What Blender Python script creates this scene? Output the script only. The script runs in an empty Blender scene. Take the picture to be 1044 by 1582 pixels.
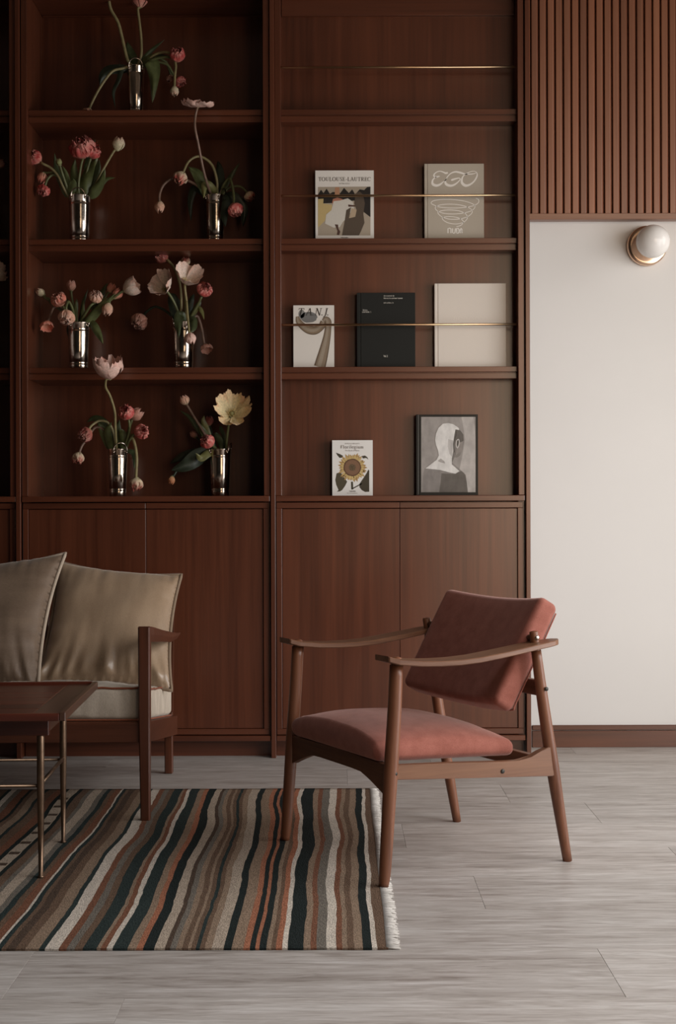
import bpy, bmesh, math, random
from mathutils import Vector, Matrix, noise
from mathutils.geometry import tessellate_polygon
random.seed(7)
PI = math.pi
scene = bpy.context.scene
COL = scene.collection

# ------------------------------------------------------------------ camera
CAM_H = 0.95
F_PX = 50.0 / 36.0 * 1582.0
ROLL = math.radians(0.17)
cam_data = bpy.data.cameras.new('camera')
cam_data.sensor_fit = 'VERTICAL'
cam_data.sensor_height = 36.0
cam_data.lens = 50.0
cam_data.clip_start = 0.05
cam = bpy.data.objects.new('camera', cam_data)
cam.location = (0, 0, CAM_H)
cam.rotation_euler = (PI / 2, ROLL, 0)
COL.objects.link(cam)
scene.camera = cam

# ------------------------------------------------------------------ world, daylight, added fill lights, exposure
world = bpy.data.worlds.new('world')
scene.world = world
world.use_nodes = True
world.node_tree.nodes['Background'].inputs[0].default_value = (1.0, 0.95, 0.9, 1)
world.node_tree.nodes['Background'].inputs[1].default_value = 0.012


def area_light(name, loc, target, sx, sy, power, color, spread=180):
    d = bpy.data.lights.new(name, 'AREA')
    d.shape = 'RECTANGLE'
    d.size, d.size_y = sx, sy
    d.energy = power
    d.color = color
    d.spread = math.radians(spread)
    o = bpy.data.objects.new(name, d)
    o.location = loc
    v = Vector(target) - Vector(loc)
    o.rotation_euler = v.to_track_quat('-Z', 'Y').to_euler()
    COL.objects.link(o)
    return o


area_light('side_window_daylight', (2.30, 3.75, 1.15), (0.2, 4.95, 0.8), 1.7, 2.2, 29, (0.98, 0.985, 0.99), 120)
area_light('corner_window_daylight', (4.05, 4.5, 2.1), (0.0, 5.1, 1.7), 1.2, 2.2, 39, (1.0, 0.95, 0.89))
area_light('near_side_fill', (2.5, 1.9, 1.7), (-0.1, 2.5, 0.0), 1.8, 2.2, 23, (1.0, 0.98, 0.97), 85)  # added fill that brightens the near floor, not a window
area_light('front_warm_light', (2.6, -1.25, 1.75), (2.3, 5.5, 1.6), 2.7, 3.0, 15, (1.0, 0.76, 0.53), 60)  # unseen light, tinted and narrowed to put a warm sheen on the wood
area_light('overhead_fill', (0.7, 2.1, 3.25), (0.45, 2.9, 0.0), 2.0, 2.0, 15, (0.98, 0.98, 1.0), 100)  # added overhead fill for floor and seat; the ceiling has no opening

scene.view_settings.view_transform = 'Standard'
scene.view_settings.look = 'None'
scene.view_settings.exposure = 0.0
scene.view_settings.gamma = 1.0
scene.view_settings.use_curve_mapping = False

# ------------------------------------------------------------------ geometry helpers


def P(px, py, Y):
    """point of the place seen at photo position (px, py) at distance Y from the lens"""
    dx, dy = px - 522.0, py - 791.0
    ux, uy = dx - ROLL * dy, dy + ROLL * dx
    return Vector((ux / F_PX * Y, Y, CAM_H - uy / F_PX * Y))


def lerp(a, b, t):
    return a + (b - a) * t


def mixc(a, b, t):
    t = max(0.0, min(1.0, t))
    return tuple(a[i] + (b[i] - a[i]) * t for i in range(3))


class MB:
    """collects shapes, then links them as one mesh object"""

    def __init__(self):
        self.bm = bmesh.new()
        self.col = self.bm.loops.layers.float_color.new('Col')
        self.vcol = {}

    def _paint(self, faces, color):
        if color is None:
            return
        for f in faces:
            for l in f.loops:
                l[self.col] = (*color, 1)

    def box(self, lo, hi, bevel=0.0, color=None, seg=1):
        lo, hi = Vector(lo), Vector(hi)
        r = bmesh.ops.create_cube(self.bm, size=1.0)
        vs = r['verts']
        c, s = (lo + hi) / 2, hi - lo
        for v in vs:
            v.co = Vector((v.co.x * s.x + c.x, v.co.y * s.y + c.y, v.co.z * s.z + c.z))
        faces = list({f for v in vs for f in v.link_faces})
        if bevel > 0:
            edges = list({e for v in vs for e in v.link_edges})
            bmesh.ops.bevel(self.bm, geom=edges, offset=bevel, segments=seg, affect='EDGES', profile=0.5)
        if color is not None:
            self._paint(faces, color)
        return self

    def tube(self, pts, radii, seg=8, caps=True, color=None, flat=1.0):
        pts = [Vector(p) for p in pts]
        n = len(pts)
        if not isinstance(radii, (list, tuple)):
            radii = [radii] * n
        tang = []
        for i in range(n):
            a, b = pts[max(i - 1, 0)], pts[min(i + 1, n - 1)]
            t = (b - a)
            tang.append(t.normalized() if t.length > 1e-9 else Vector((0, 0, 1)))
        ref = Vector((0, 1, 0)) if abs(tang[0].y) < 0.9 else Vector((1, 0, 0))
        nrm = tang[0].cross(ref).normalized()
        rings = []
        for i in range(n):
            nrm = (nrm - tang[i] * nrm.dot(tang[i])).normalized()
            bi = tang[i].cross(nrm)
            ring = []
            for k in range(seg):
                a = 2 * PI * k / seg
                ring.append(self.bm.verts.new(pts[i] + (nrm * math.cos(a) + bi * math.sin(a) * flat) * radii[i]))
            rings.append(ring)
        fs = []
        for i in range(n - 1):
            for k in range(seg):
                f = self.bm.faces.new((rings[i][k], rings[i][(k + 1) % seg], rings[i + 1][(k + 1) % seg], rings[i + 1][k]))
                f.smooth = True
                fs.append(f)
        if caps:
            fs.append(self.bm.faces.new(rings[0][::-1]))
            fs.append(self.bm.faces.new(rings[-1]))
        self._paint(fs, color)
        return self

    def lathe(self, prof, center=(0, 0, 0), axis=(0, 0, 1), seg=32, color=None, close=False):
        axis = Vector(axis).normalized()
        ref = Vector((1, 0, 0)) if abs(axis.x) < 0.9 else Vector((0, 0, 1))
        a = axis.cross(ref).normalized()
        b = axis.cross(a)
        c = Vector(center)
        rings = []
        for r, h in prof:
            if r < 1e-6:
                rings.append([self.bm.verts.new(c + axis * h)])
            else:
                rings.append([self.bm.verts.new(c + axis * h + (a * math.cos(2 * PI * k / seg) + b * math.sin(2 * PI * k / seg)) * r) for k in range(seg)])
        fs = []
        for i in range(len(rings) - 1):
            A, B = rings[i], rings[i + 1]
            for k in range(seg):
                k2 = (k + 1) % seg
                if len(A) == 1 and len(B) == 1:
                    continue
                if len(A) == 1:
                    f = self.bm.faces.new((A[0], B[k2], B[k]))
                elif len(B) == 1:
                    f = self.bm.faces.new((A[k], A[k2], B[0]))
                else:
                    f = self.bm.faces.new((A[k], A[k2], B[k2], B[k]))
                f.smooth = True
                fs.append(f)
        self._paint(fs, color)
        return self

    def grid(self, fn, nu, nv, color_fn=None, smooth=True):
        """fn(u, v) with u, v in 0..1"""
        V = [[self.bm.verts.new(fn(i / nu, j / nv)) for j in range(nv + 1)] for i in range(nu + 1)]
        for i in range(nu):
            for j in range(nv):
                f = self.bm.faces.new((V[i][j], V[i + 1][j], V[i + 1][j + 1], V[i][j + 1]))
                f.smooth = smooth
                if color_fn:
                    uv = ((i, j), (i + 1, j), (i + 1, j + 1), (i, j + 1))
                    for l, (a, b) in zip(f.loops, uv):
                        l[self.col] = (*color_fn(a / nu, b / nv), 1)
        return self

    def prism(self, outline, offset, color=None, smooth=False):
        """outline: list of points, extruded by the vector offset"""
        off = Vector(offset)
        A = [self.bm.verts.new(Vector(p)) for p in outline]
        B = [self.bm.verts.new(Vector(p) + off) for p in outline]
        fs = [self.bm.faces.new(A[::-1]), self.bm.faces.new(B)]
        n = len(A)
        for k in range(n):
            f = self.bm.faces.new((A[k], A[(k + 1) % n], B[(k + 1) % n], B[k]))
            f.smooth = smooth
            fs.append(f)
        self._paint(fs, color)
        return self

    def poly(self, pts, color=None):
        f = self.bm.faces.new([self.bm.verts.new(Vector(p)) for p in pts])
        self._paint([f], color)
        return self

    def slab(self, hx, hy, hz, r, n, fn, pow_=None):
        """rounded slab of half sizes hx, hy, hz; every surface point passes through fn(x, y, z)"""
        def samples(h):
            inner = [-(h - r) + 2 * (h - r) * k / n for k in range(n + 1)]
            e = [r * math.tan(PI / 4 * q / 3) for q in (1, 2, 3)]
            return [-(h - r) - q for q in e[::-1]] + inner + [(h - r) + q for q in e]
        xs, ys = samples(hx), samples(hy)
        zs = [-hz] + [-(hz - r) + 2 * (hz - r) * k / 2 for k in range(3)] + [hz]
        e = [r * math.tan(PI / 4 * q / 3) for q in (1, 2, 3)]
        zs = [-(hz - r) - q for q in e[::-1]] + [-(hz - r), (hz - r)] + [(hz - r) + q for q in e]
        cache = {}

        def vert(x, y, z):
            key = (round(x, 6), round(y, 6), round(z, 6))
            if key not in cache:
                q = Vector((max(-(hx - r), min(hx - r, x)), max(-(hy - r), min(hy - r, y)), max(-(hz - r), min(hz - r, z))))
                d = Vector((x, y, z)) - q
                p = q + (d.normalized() * r if d.length > 1e-9 else d)
                cache[key] = self.bm.verts.new(fn(p.x, p.y, p.z))
            return cache[key]

        def sheet(A, B, mk, flip):
            for i in range(len(A) - 1):
                for j in range(len(B) - 1):
                    vs = [vert(*mk(A[i], B[j])), vert(*mk(A[i + 1], B[j])), vert(*mk(A[i + 1], B[j + 1])), vert(*mk(A[i], B[j + 1]))]
                    if len(set(vs)) < 3:
                        continue
                    f = self.bm.faces.new(vs[::-1] if flip else vs)
                    f.smooth = True
        sheet(xs, ys, lambda a, b: (a, b, zs[-1]), False)
        sheet(xs, ys, lambda a, b: (a, b, zs[0]), True)
        sheet(xs, zs, lambda a, b: (a, ys[0], b), False)
        sheet(xs, zs, lambda a, b: (a, ys[-1], b), True)
        sheet(ys, zs, lambda a, b: (xs[0], a, b), True)
        sheet(ys, zs, lambda a, b: (xs[-1], a, b), False)
        return self

    def mesh(self, name):
        bmesh.ops.recalc_face_normals(self.bm, faces=self.bm.faces[:]) if self.bm.faces else None
        m = bpy.data.meshes.new(name)
        self.bm.to_mesh(m)
        self.bm.free()
        return m

    def build(self, name, mat, parent=None, local=False, kind=None, label=None):
        """link as one object; shapes are in world space unless local (then in the parent's space)"""
        m = self.mesh(name)
        if mat is not None:
            m.materials.append(mat)
        o = bpy.data.objects.new(name, m)
        COL.objects.link(o)
        if parent is not None:
            o.parent = parent
            if not local:
                off = Vector((0, 0, 0))
                p = parent
                while p is not None:
                    off += p.location
                    p = p.parent
                m.transform(Matrix.Translation(-off))
        if kind:
            o['kind'] = kind
        if label:
            o['label'] = label
        return o


def thing(name, label, cat, loc=(0, 0, 0), rz=0.0, group=None):
    o = bpy.data.objects.new(name, None)
    o.empty_display_size = 0.05
    o.location = loc
    o.rotation_euler = (0, 0, rz)
    o['label'] = label
    o['category'] = cat
    if group:
        o['group'] = group
    COL.objects.link(o)
    return o


def copy_tree(o, parent=None):
    c = o.copy()
    COL.objects.link(c)
    c.parent = parent
    for ch in list(o.children):
        copy_tree(ch, c)
    return c


def smooth_path(pts, n=6):
    """Catmull-Rom through the points"""
    pts = [Vector(p) for p in pts]
    if len(pts) < 3:
        return [pts[0].lerp(pts[-1], k / n) for k in range(n + 1)]
    ext = [pts[0] * 2 - pts[1]] + pts + [pts[-1] * 2 - pts[-2]]
    out = []
    for i in range(1, len(ext) - 2):
        p0, p1, p2, p3 = ext[i - 1], ext[i], ext[i + 1], ext[i + 2]
        for k in range(n):
            t = k / n
            out.append(0.5 * ((2 * p1) + (p2 - p0) * t + (2 * p0 - 5 * p1 + 4 * p2 - p3) * t * t + (3 * p1 - p0 - 3 * p2 + p3) * t ** 3))
    out.append(pts[-1])
    return out


# ------------------------------------------------------------------ materials
def new_mat(name):
    m = bpy.data.materials.new(name)
    m.use_nodes = True
    nt = m.node_tree
    return m, nt, nt.nodes, nt.links, nt.nodes['Principled BSDF']


def ramp(nodes, stops):
    r = nodes.new('ShaderNodeValToRGB')
    els = r.color_ramp.elements
    while len(els) < len(stops):
        els.new(0.5)
    for e, (p, c) in zip(els, stops):
        e.position = p
        e.color = (*c, 1)
    return r


def plain(name, color, rough=0.5, metal=0.0, spec=0.5, bump=0.0, bscale=60, var=0.12):
    m, nt, N, L, b = new_mat(name)
    tc = N.new('ShaderNodeTexCoord')
    no = N.new('ShaderNodeTexNoise')
    no.inputs['Scale'].default_value = bscale
    no.inputs['Detail'].default_value = 4
    L.new(tc.outputs['Object'], no.inputs['Vector'])
    r = ramp(N, [(0.25, tuple(c * (1 - var) for c in color)), (0.75, tuple(min(1, c * (1 + var)) for c in color))])
    L.new(no.outputs['Fac'], r.inputs['Fac'])
    L.new(r.outputs['Color'], b.inputs['Base Color'])
    b.inputs['Roughness'].default_value = rough
    b.inputs['Metallic'].default_value = metal
    b.inputs['Specular IOR Level'].default_value = spec
    if bump:
        bp = N.new('ShaderNodeBump')
        bp.inputs['Strength'].default_value = bump
        bp.inputs['Distance'].default_value = 0.002
        L.new(no.outputs['Fac'], bp.inputs['Height'])
        L.new(bp.outputs['Normal'], b.inputs['Normal'])
    return m


def wood(name, dark, light, axis='z', rough=0.4, spec=0.5, fine=70, stretch=0.03, var=0.0, blotch=0.5):
    m, nt, N, L, b = new_mat(name)
    tc = N.new('ShaderNodeTexCoord')
    mp = N.new('ShaderNodeMapping')
    L.new(tc.outputs['Object'], mp.inputs['Vector'])
    s = [1.0, 1.0, 1.0]
    s['xyz'.index(axis)] = stretch
    mp.inputs['Scale'].default_value = s
    info = N.new('ShaderNodeObjectInfo')
    mul = N.new('ShaderNodeVectorMath')
    mul.operation = 'MULTIPLY'
    mul.inputs[1].default_value = (7.3, 3.1, 5.7)
    comb = N.new('ShaderNodeCombineXYZ')
    for k in range(3):
        L.new(info.outputs['Random'], comb.inputs[k])
    L.new(comb.outputs[0], mul.inputs[0])
    add = N.new('ShaderNodeVectorMath')
    add.operation = 'ADD'
    L.new(mp.outputs[0], add.inputs[0])
    L.new(mul.outputs[0], add.inputs[1])
    n1 = N.new('ShaderNodeTexNoise')
    n1.inputs['Scale'].default_value = fine
    n1.inputs['Detail'].default_value = 8
    n1.inputs['Roughness'].default_value = 0.6
    n1.inputs['Distortion'].default_value = 0.4
    L.new(add.outputs[0], n1.inputs['Vector'])
    n2 = N.new('ShaderNodeTexNoise')
    n2.inputs['Scale'].default_value = fine * 0.13
    n2.inputs['Detail'].default_value = 3
    n2.inputs['Distortion'].default_value = 1.2
    L.new(add.outputs[0], n2.inputs['Vector'])
    mx = N.new('ShaderNodeMix')
    mx.data_type = 'FLOAT'
    mx.inputs['Factor'].default_value = blotch
    L.new(n1.outputs['Fac'], mx.inputs[2])
    L.new(n2.outputs['Fac'], mx.inputs[3])
    mid = mixc(dark, light, 0.5)
    r = ramp(N, [(0.3, dark), (0.5, mid), (0.72, light)])
    L.new(mx.outputs[0], r.inputs['Fac'])
    col = r.outputs['Color']
    if var:
        hs = N.new('ShaderNodeHueSaturation')
        ma = N.new('ShaderNodeMapRange')
        ma.inputs['To Min'].default_value = 1 - var
        ma.inputs['To Max'].default_value = 1 + var
        L.new(info.outputs['Random'], ma.inputs['Value'])
        L.new(ma.outputs[0], hs.inputs['Value'])
        L.new(col, hs.inputs['Color'])
        col = hs.outputs['Color']
    L.new(col, b.inputs['Base Color'])
    b.inputs['Roughness'].default_value = rough
    b.inputs['Specular IOR Level'].default_value = spec
    bp = N.new('ShaderNodeBump')
    bp.inputs['Strength'].default_value = 0.12
    bp.inputs['Distance'].default_value = 0.001
    L.new(n1.outputs['Fac'], bp.inputs['Height'])
    L.new(bp.outputs['Normal'], b.inputs['Normal'])
    return m


def fabric(name, c1, c2, rough=0.85, sheen=0.3, weave=900, bump=0.4, mottled=14, stretch=(1, 1, 1), spec=0.2, sheen_tint=(1, 1, 1)):
    m, nt, N, L, b = new_mat(name)
    tc = N.new('ShaderNodeTexCoord')
    mp = N.new('ShaderNodeMapping')
    mp.inputs['Scale'].default_value = stretch
    L.new(tc.outputs['Object'], mp.inputs['Vector'])
    n1 = N.new('ShaderNodeTexNoise')
    n1.inputs['Scale'].default_value = weave
    n1.inputs['Detail'].default_value = 3
    L.new(mp.outputs[0], n1.inputs['Vector'])
    n2 = N.new('ShaderNodeTexNoise')
    n2.inputs['Scale'].default_value = mottled
    n2.inputs['Detail'].default_value = 5
    L.new(mp.outputs[0], n2.inputs['Vector'])
    mx = N.new('ShaderNodeMix')
    mx.data_type = 'FLOAT'
    mx.inputs['Factor'].default_value = 0.45
    L.new(n2.outputs['Fac'], mx.inputs[2])
    L.new(n1.outputs['Fac'], mx.inputs[3])
    r = ramp(N, [(0.32, c1), (0.68, c2)])
    L.new(mx.outputs[0], r.inputs['Fac'])
    L.new(r.outputs['Color'], b.inputs['Base Color'])
    b.inputs['Roughness'].default_value = rough
    b.inputs['Specular IOR Level'].default_value = spec
    b.inputs['Sheen Weight'].default_value = sheen
    b.inputs['Sheen Roughness'].default_value = 0.4
    b.inputs['Sheen Tint'].default_value = (*sheen_tint, 1)
    bp = N.new('ShaderNodeBump')
    bp.inputs['Strength'].default_value = bump
    bp.inputs['Distance'].default_value = 0.001
    L.new(n1.outputs['Fac'], bp.inputs['Height'])
    L.new(bp.outputs['Normal'], b.inputs['Normal'])
    return m


def painted(name, rough=0.6, spec=0.3, noise_amt=0.15, nscale=300, bump=0.0, sheen=0.0, stretch=(1, 1, 1), trans=0.0):
    """colour comes from the mesh's own Col layer: dyes, inks and petal colours"""
    m, nt, N, L, b = new_mat(name)
    at = N.new('ShaderNodeAttribute')
    at.attribute_name = 'Col'
    tc = N.new('ShaderNodeTexCoord')
    mp = N.new('ShaderNodeMapping')
    mp.inputs['Scale'].default_value = stretch
    L.new(tc.outputs['Object'], mp.inputs['Vector'])
    no = N.new('ShaderNodeTexNoise')
    no.inputs['Scale'].default_value = nscale
    no.inputs['Detail'].default_value = 4
    L.new(mp.outputs[0], no.inputs['Vector'])
    ma = N.new('ShaderNodeMapRange')
    ma.inputs['From Min'].default_value = 0.25
    ma.inputs['From Max'].default_value = 0.75
    ma.inputs['To Min'].default_value = 1 - noise_amt
    ma.inputs['To Max'].default_value = 1 + noise_amt
    L.new(no.outputs['Fac'], ma.inputs['Value'])
    vm = N.new('ShaderNodeVectorMath')
    vm.operation = 'SCALE'
    L.new(at.outputs['Color'], vm.inputs[0])
    L.new(ma.outputs[0], vm.inputs['Scale'])
    L.new(vm.outputs[0], b.inputs['Base Color'])
    b.inputs['Roughness'].default_value = rough
    b.inputs['Specular IOR Level'].default_value = spec
    b.inputs['Sheen Weight'].default_value = sheen
    if trans:
        b.inputs['Subsurface Weight'].default_value = trans
        b.inputs['Subsurface Radius'].default_value = (0.006, 0.003, 0.002)
    if bump:
        bp = N.new('ShaderNodeBump')
        bp.inputs['Strength'].default_value = bump
        bp.inputs['Distance'].default_value = 0.002
        L.new(no.outputs['Fac'], bp.inputs['Height'])
        L.new(bp.outputs['Normal'], b.inputs['Normal'])
    return m


def travertine():
    m, nt, N, L, b = new_mat('floor_stone')
    tc = N.new('ShaderNodeTexCoord')
    info = N.new('ShaderNodeObjectInfo')
    comb = N.new('ShaderNodeCombineXYZ')
    m1 = N.new('ShaderNodeMath')
    m1.operation = 'MULTIPLY'
    m1.inputs[1].default_value = 40
    L.new(info.outputs['Random'], m1.inputs[0])
    L.new(m1.outputs[0], comb.inputs[0])
    L.new(m1.outputs[0], comb.inputs[1])
    add = N.new('ShaderNodeVectorMath')
    add.operation = 'ADD'
    L.new(tc.outputs['Object'], add.inputs[0])
    L.new(comb.outputs[0], add.inputs[1])

    def nz(sc, stretch, detail, dist):
        mp = N.new('ShaderNodeMapping')
        mp.inputs['Scale'].default_value = stretch
        L.new(add.outputs[0], mp.inputs['Vector'])
        n = N.new('ShaderNodeTexNoise')
        n.inputs['Scale'].default_value = sc
        n.inputs['Detail'].default_value = detail
        n.inputs['Roughness'].default_value = 0.62
        n.inputs['Distortion'].default_value = dist
        L.new(mp.outputs[0], n.inputs['Vector'])
        return n
    a = nz(2.4, (0.7, 6.5, 1), 10, 1.1)
    c = nz(16.0, (0.6, 5.0, 1), 8, 0.8)
    d = nz(2.0, (0.45, 8.0, 1), 5, 0.9)
    e = nz(28.0, (0.5, 5.0, 1), 4, 0.2)
    mx = N.new('ShaderNodeMix')
    mx.data_type = 'FLOAT'
    mx.inputs['Factor'].default_value = 0.5
    L.new(a.outputs['Fac'], mx.inputs[2])
    L.new(c.outputs['Fac'], mx.inputs[3])
    r = ramp(N, [(0.34, (0.24, 0.205, 0.18)), (0.45, (0.38, 0.34, 0.31)), (0.56, (0.49, 0.45, 0.42)), (0.68, (0.62, 0.585, 0.56))])
    L.new(mx.outputs[0], r.inputs['Fac'])
    # pale mineral veins
    r2 = ramp(N, [(0.585, (0, 0, 0)), (0.615, (1, 1, 1)), (0.65, (0.0, 0.0, 0.0))])
    L.new(d.outputs['Fac'], r2.inputs['Fac'])
    m2 = N.new('ShaderNodeMath')
    m2.operation = 'MULTIPLY'
    m2.inputs[1].default_value = 0.6
    L.new(r2.outputs['Color'], m2.inputs[0])
    mc = N.new('ShaderNodeMix')
    mc.data_type = 'RGBA'
    L.new(m2.outputs[0], mc.inputs[0])
    L.new(r.outputs['Color'], mc.inputs[6])
    mc.inputs[7].default_value = (0.6, 0.57, 0.54, 1)
    # fine dark pores
    r3 = ramp(N, [(0.30, (0.72, 0.72, 0.72)), (0.42, (1, 1, 1))])
    L.new(e.outputs['Fac'], r3.inputs['Fac'])
    mm = N.new('ShaderNodeMix')
    mm.data_type = 'RGBA'
    mm.blend_type = 'MULTIPLY'
    mm.inputs[0].default_value = 0.7
    L.new(mc.outputs[2], mm.inputs[6])
    L.new(r3.outputs['Color'], mm.inputs[7])
    hs = N.new('ShaderNodeHueSaturation')
    ma = N.new('ShaderNodeMapRange')
    ma.inputs['To Min'].default_value = 0.93
    ma.inputs['To Max'].default_value = 1.07
    L.new(info.outputs['Random'], ma.inputs['Value'])
    L.new(ma.outputs[0], hs.inputs['Value'])
    L.new(mm.outputs[2], hs.inputs['Color'])
    L.new(hs.outputs['Color'], b.inputs['Base Color'])
    b.inputs['Roughness'].default_value = 0.42
    b.inputs['Specular IOR Level'].default_value = 0.4
    bp = N.new('ShaderNodeBump')
    bp.inputs['Strength'].default_value = 0.08
    bp.inputs['Distance'].default_value = 0.001
    L.new(e.outputs['Fac'], bp.inputs['Height'])
    L.new(bp.outputs['Normal'], b.inputs['Normal'])
    return m


WD, WL = (0.056, 0.0135, 0.0055), (0.150, 0.042, 0.018)
M = {}
M['wood_v'] = wood('mahogany_vertical', WD, WL, 'z', rough=0.29, spec=0.8, fine=60, stretch=0.03)
M['wood_h'] = wood('mahogany_horizontal', WD, WL, 'x', rough=0.29, spec=0.8, fine=60, stretch=0.03)
M['slat'] = wood('slat_wood', (0.15, 0.048, 0.023), (0.31, 0.122, 0.062), 'z', rough=0.36, spec=0.85, fine=60, stretch=0.03, var=0.16)
M['slat_h'] = wood('slat_rail_wood', (0.16, 0.066, 0.038), (0.29, 0.13, 0.075), 'x', rough=0.36, spec=0.85, fine=60, stretch=0.03)
M['chair_x'] = wood('armchair_wood_long', (0.105, 0.042, 0.021), (0.235, 0.108, 0.054), 'x', rough=0.4, fine=110, stretch=0.04)
M['chair_y'] = wood('armchair_wood_cross', (0.08, 0.03, 0.015), (0.19, 0.08, 0.04), 'y', rough=0.4, fine=110, stretch=0.04)
M['chair_z'] = wood('armchair_wood_upright', (0.10, 0.034, 0.016), (0.24, 0.092, 0.043), 'z', rough=0.38, fine=110, stretch=0.05)
M['sofa_z'] = wood('sofa_wood_upright', (0.05, 0.0145, 0.0065), (0.14, 0.043, 0.020), 'z', rough=0.33, fine=90, stretch=0.04)
M['sofa_x'] = wood('sofa_wood_long', (0.05, 0.0145, 0.0065), (0.12, 0.037, 0.0175), 'x', rough=0.33, fine=90, stretch=0.04)
M['sofa_y'] = wood('sofa_wood_deep', (0.05, 0.0145, 0.0065), (0.12, 0.037, 0.0175), 'y', rough=0.33, fine=90, stretch=0.04)
M['table_x'] = wood('table_rosewood_long', (0.018, 0.007, 0.005), (0.13, 0.028, 0.014), 'x', rough=0.3, fine=70, stretch=0.02, var=0.3)
M['table_y'] = wood('table_rosewood_end', (0.045, 0.022, 0.014), (0.10, 0.046, 0.028), 'y', rough=0.3, fine=70, stretch=0.02)
M['bronze'] = plain('bronzed_metal', (0.17, 0.11, 0.072), rough=0.36, metal=0.9, var=0.25, bscale=40)
M['brass'] = plain('brushed_brass', (0.62, 0.42, 0.25), rough=0.32, metal=1.0, var=0.05)
M['copper'] = plain('polished_copper_disc', (0.78, 0.55, 0.4), rough=0.22, metal=1.0, var=0.03)
M['steel'] = plain('dark_steel_bolt', (0.05, 0.046, 0.04), rough=0.5, metal=0.6)
M['screw'] = plain('bright_steel_screw', (0.7, 0.66, 0.6), rough=0.25, metal=1.0)
M['silver'] = plain('tarnished_silver', (0.60, 0.51, 0.43), rough=0.15, metal=1.0, var=0.22, bscale=30, bump=0.25)
M['opal'] = plain('opal_glass', (0.84, 0.82, 0.8), rough=0.18, spec=0.4, var=0.01)
M['wall'] = plain('white_wall_paint', (0.735, 0.72, 0.705), rough=0.85, spec=0.2, var=0.015, bscale=3)
M['room_wall'] = plain('room_plaster', (0.2, 0.16, 0.13), rough=0.9, spec=0.2, var=0.02, bscale=3)
M['floor'] = travertine()
M['grout'] = plain('floor_bed', (0.16, 0.145, 0.13), rough=0.9)
M['rust'] = fabric('rust_wool_velvet', (0.22, 0.068, 0.047), (0.34, 0.122, 0.09), rough=0.8, sheen=0.5, weave=420, bump=0.5, mottled=30, sheen_tint=(1, 0.72, 0.66))
M['velvet'] = fabric('taupe_silk_velvet', (0.27, 0.18, 0.112), (0.41, 0.29, 0.19), rough=0.36, sheen=0.45, weave=260, bump=0.2, mottled=8, stretch=(3, 1, 0.5), spec=0.7, sheen_tint=(1, 0.92, 0.82))
M['velvet_dark'] = fabric('brown_silk_velvet', (0.125, 0.082, 0.054), (0.21, 0.145, 0.098), rough=0.5, sheen=0.4, weave=260, bump=0.2, mottled=8, stretch=(0.5, 1, 3), spec=0.4, sheen_tint=(1, 0.92, 0.82))
M['linen'] = fabric('oatmeal_linen', (0.42, 0.35, 0.275), (0.64, 0.55, 0.45), rough=0.9, sheen=0.15, weave=500, bump=0.6, mottled=30, stretch=(1, 1, 0.25))
M['pipe_tan'] = fabric('tan_cord', (0.40, 0.32, 0.24), (0.52, 0.42, 0.33), sheen=0.2)
M['pipe_brown'] = fabric('brown_cord', (0.20, 0.14, 0.095), (0.29, 0.21, 0.145), sheen=0.2)
M['pipe_rust'] = fabric('rust_cord', (0.2, 0.06, 0.03), (0.32, 0.1, 0.05), sheen=0.1)
M['rug'] = painted('rug_wool', rough=0.95, spec=0.1, noise_amt=0.42, nscale=150, bump=0.8, sheen=0.0, stretch=(2.2, 0.7, 1))
M['fringe'] = fabric('rug_fringe', (0.46, 0.43, 0.39), (0.64, 0.6, 0.56), sheen=0.1)
M['petal'] = painted('petal', rough=0.6, spec=0.25, noise_amt=0.22, nscale=160, trans=0.12)
M['leaf'] = painted('leaf', rough=0.45, spec=0.4, noise_amt=0.25, nscale=60)
M['ink'] = painted('printed_ink', rough=0.5, spec=0.35, noise_amt=0.06, nscale=500)
M['photo_ink'] = painted('photo_print', rough=0.35, spec=0.4, noise_amt=0.22, nscale=38, stretch=(1, 1, 0.6))
M['pages'] = plain('book_pages', (0.62, 0.57, 0.49), rough=0.8)


def cover_mat(name, c, rough=0.55, bump=0.0):
    return plain(name, c, rough=rough, var=0.04, bscale=500, bump=bump, spec=0.3)


# ------------------------------------------------------------------ room shell
Y_WALL = 5.74
Y_FACE = 5.50
Y_BACK = 5.80


def structure(name, label, mb, mat):
    o = mb.build(name, mat)
    o['kind'] = 'structure'
    o['label'] = label
    return o


structure('wall_back', 'smooth off-white painted wall behind the bookcase and sconce', MB().box((-5.0, Y_WALL + 0.1, 0), (4.2, Y_WALL + 0.25, 3.3)).box((0.74, Y_WALL, 0), (4.2, Y_WALL + 0.1, 3.3)), M['wall'])
structure('ceiling', 'plain plaster ceiling above the frame', MB().box((-5.0, -4.5, 3.3), (4.2, 6.0, 3.4)), M['room_wall'])
structure('wall_left', 'plain plaster side wall out of frame', MB().box((-5.1, -4.5, 0), (-5.0, 6.0, 3.3)), M['room_wall'])

floor = structure('floor', 'grey brown veined stone floor laid in long tiles', MB().box((-5.0, -4.5, -0.06), (4.2, 6.0, -0.012)), M['grout'])
TW, TD = 1.22, 0.31
tile_mb = MB().box((0.0003, 0.0003, -0.012), (TW - 0.0003, TD - 0.0003, 0.0), bevel=0.0004)
tile_mesh = tile_mb.mesh('plank')
tile_mesh.materials.append(M['floor'])
row = 0
y = 2.78 - TD * 12
while y < Y_WALL:
    off = [0.0, 0.53, 0.21, 0.85, 0.37, 0.98][row % 6]
    x = -3.1 - off
    while x < 3.0:
        o = bpy.data.objects.new('plank', tile_mesh)
        o.location = (x, y, 0)
        o.parent = floor
        COL.objects.link(o)
        x += TW
    y += TD
    row += 1

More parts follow.
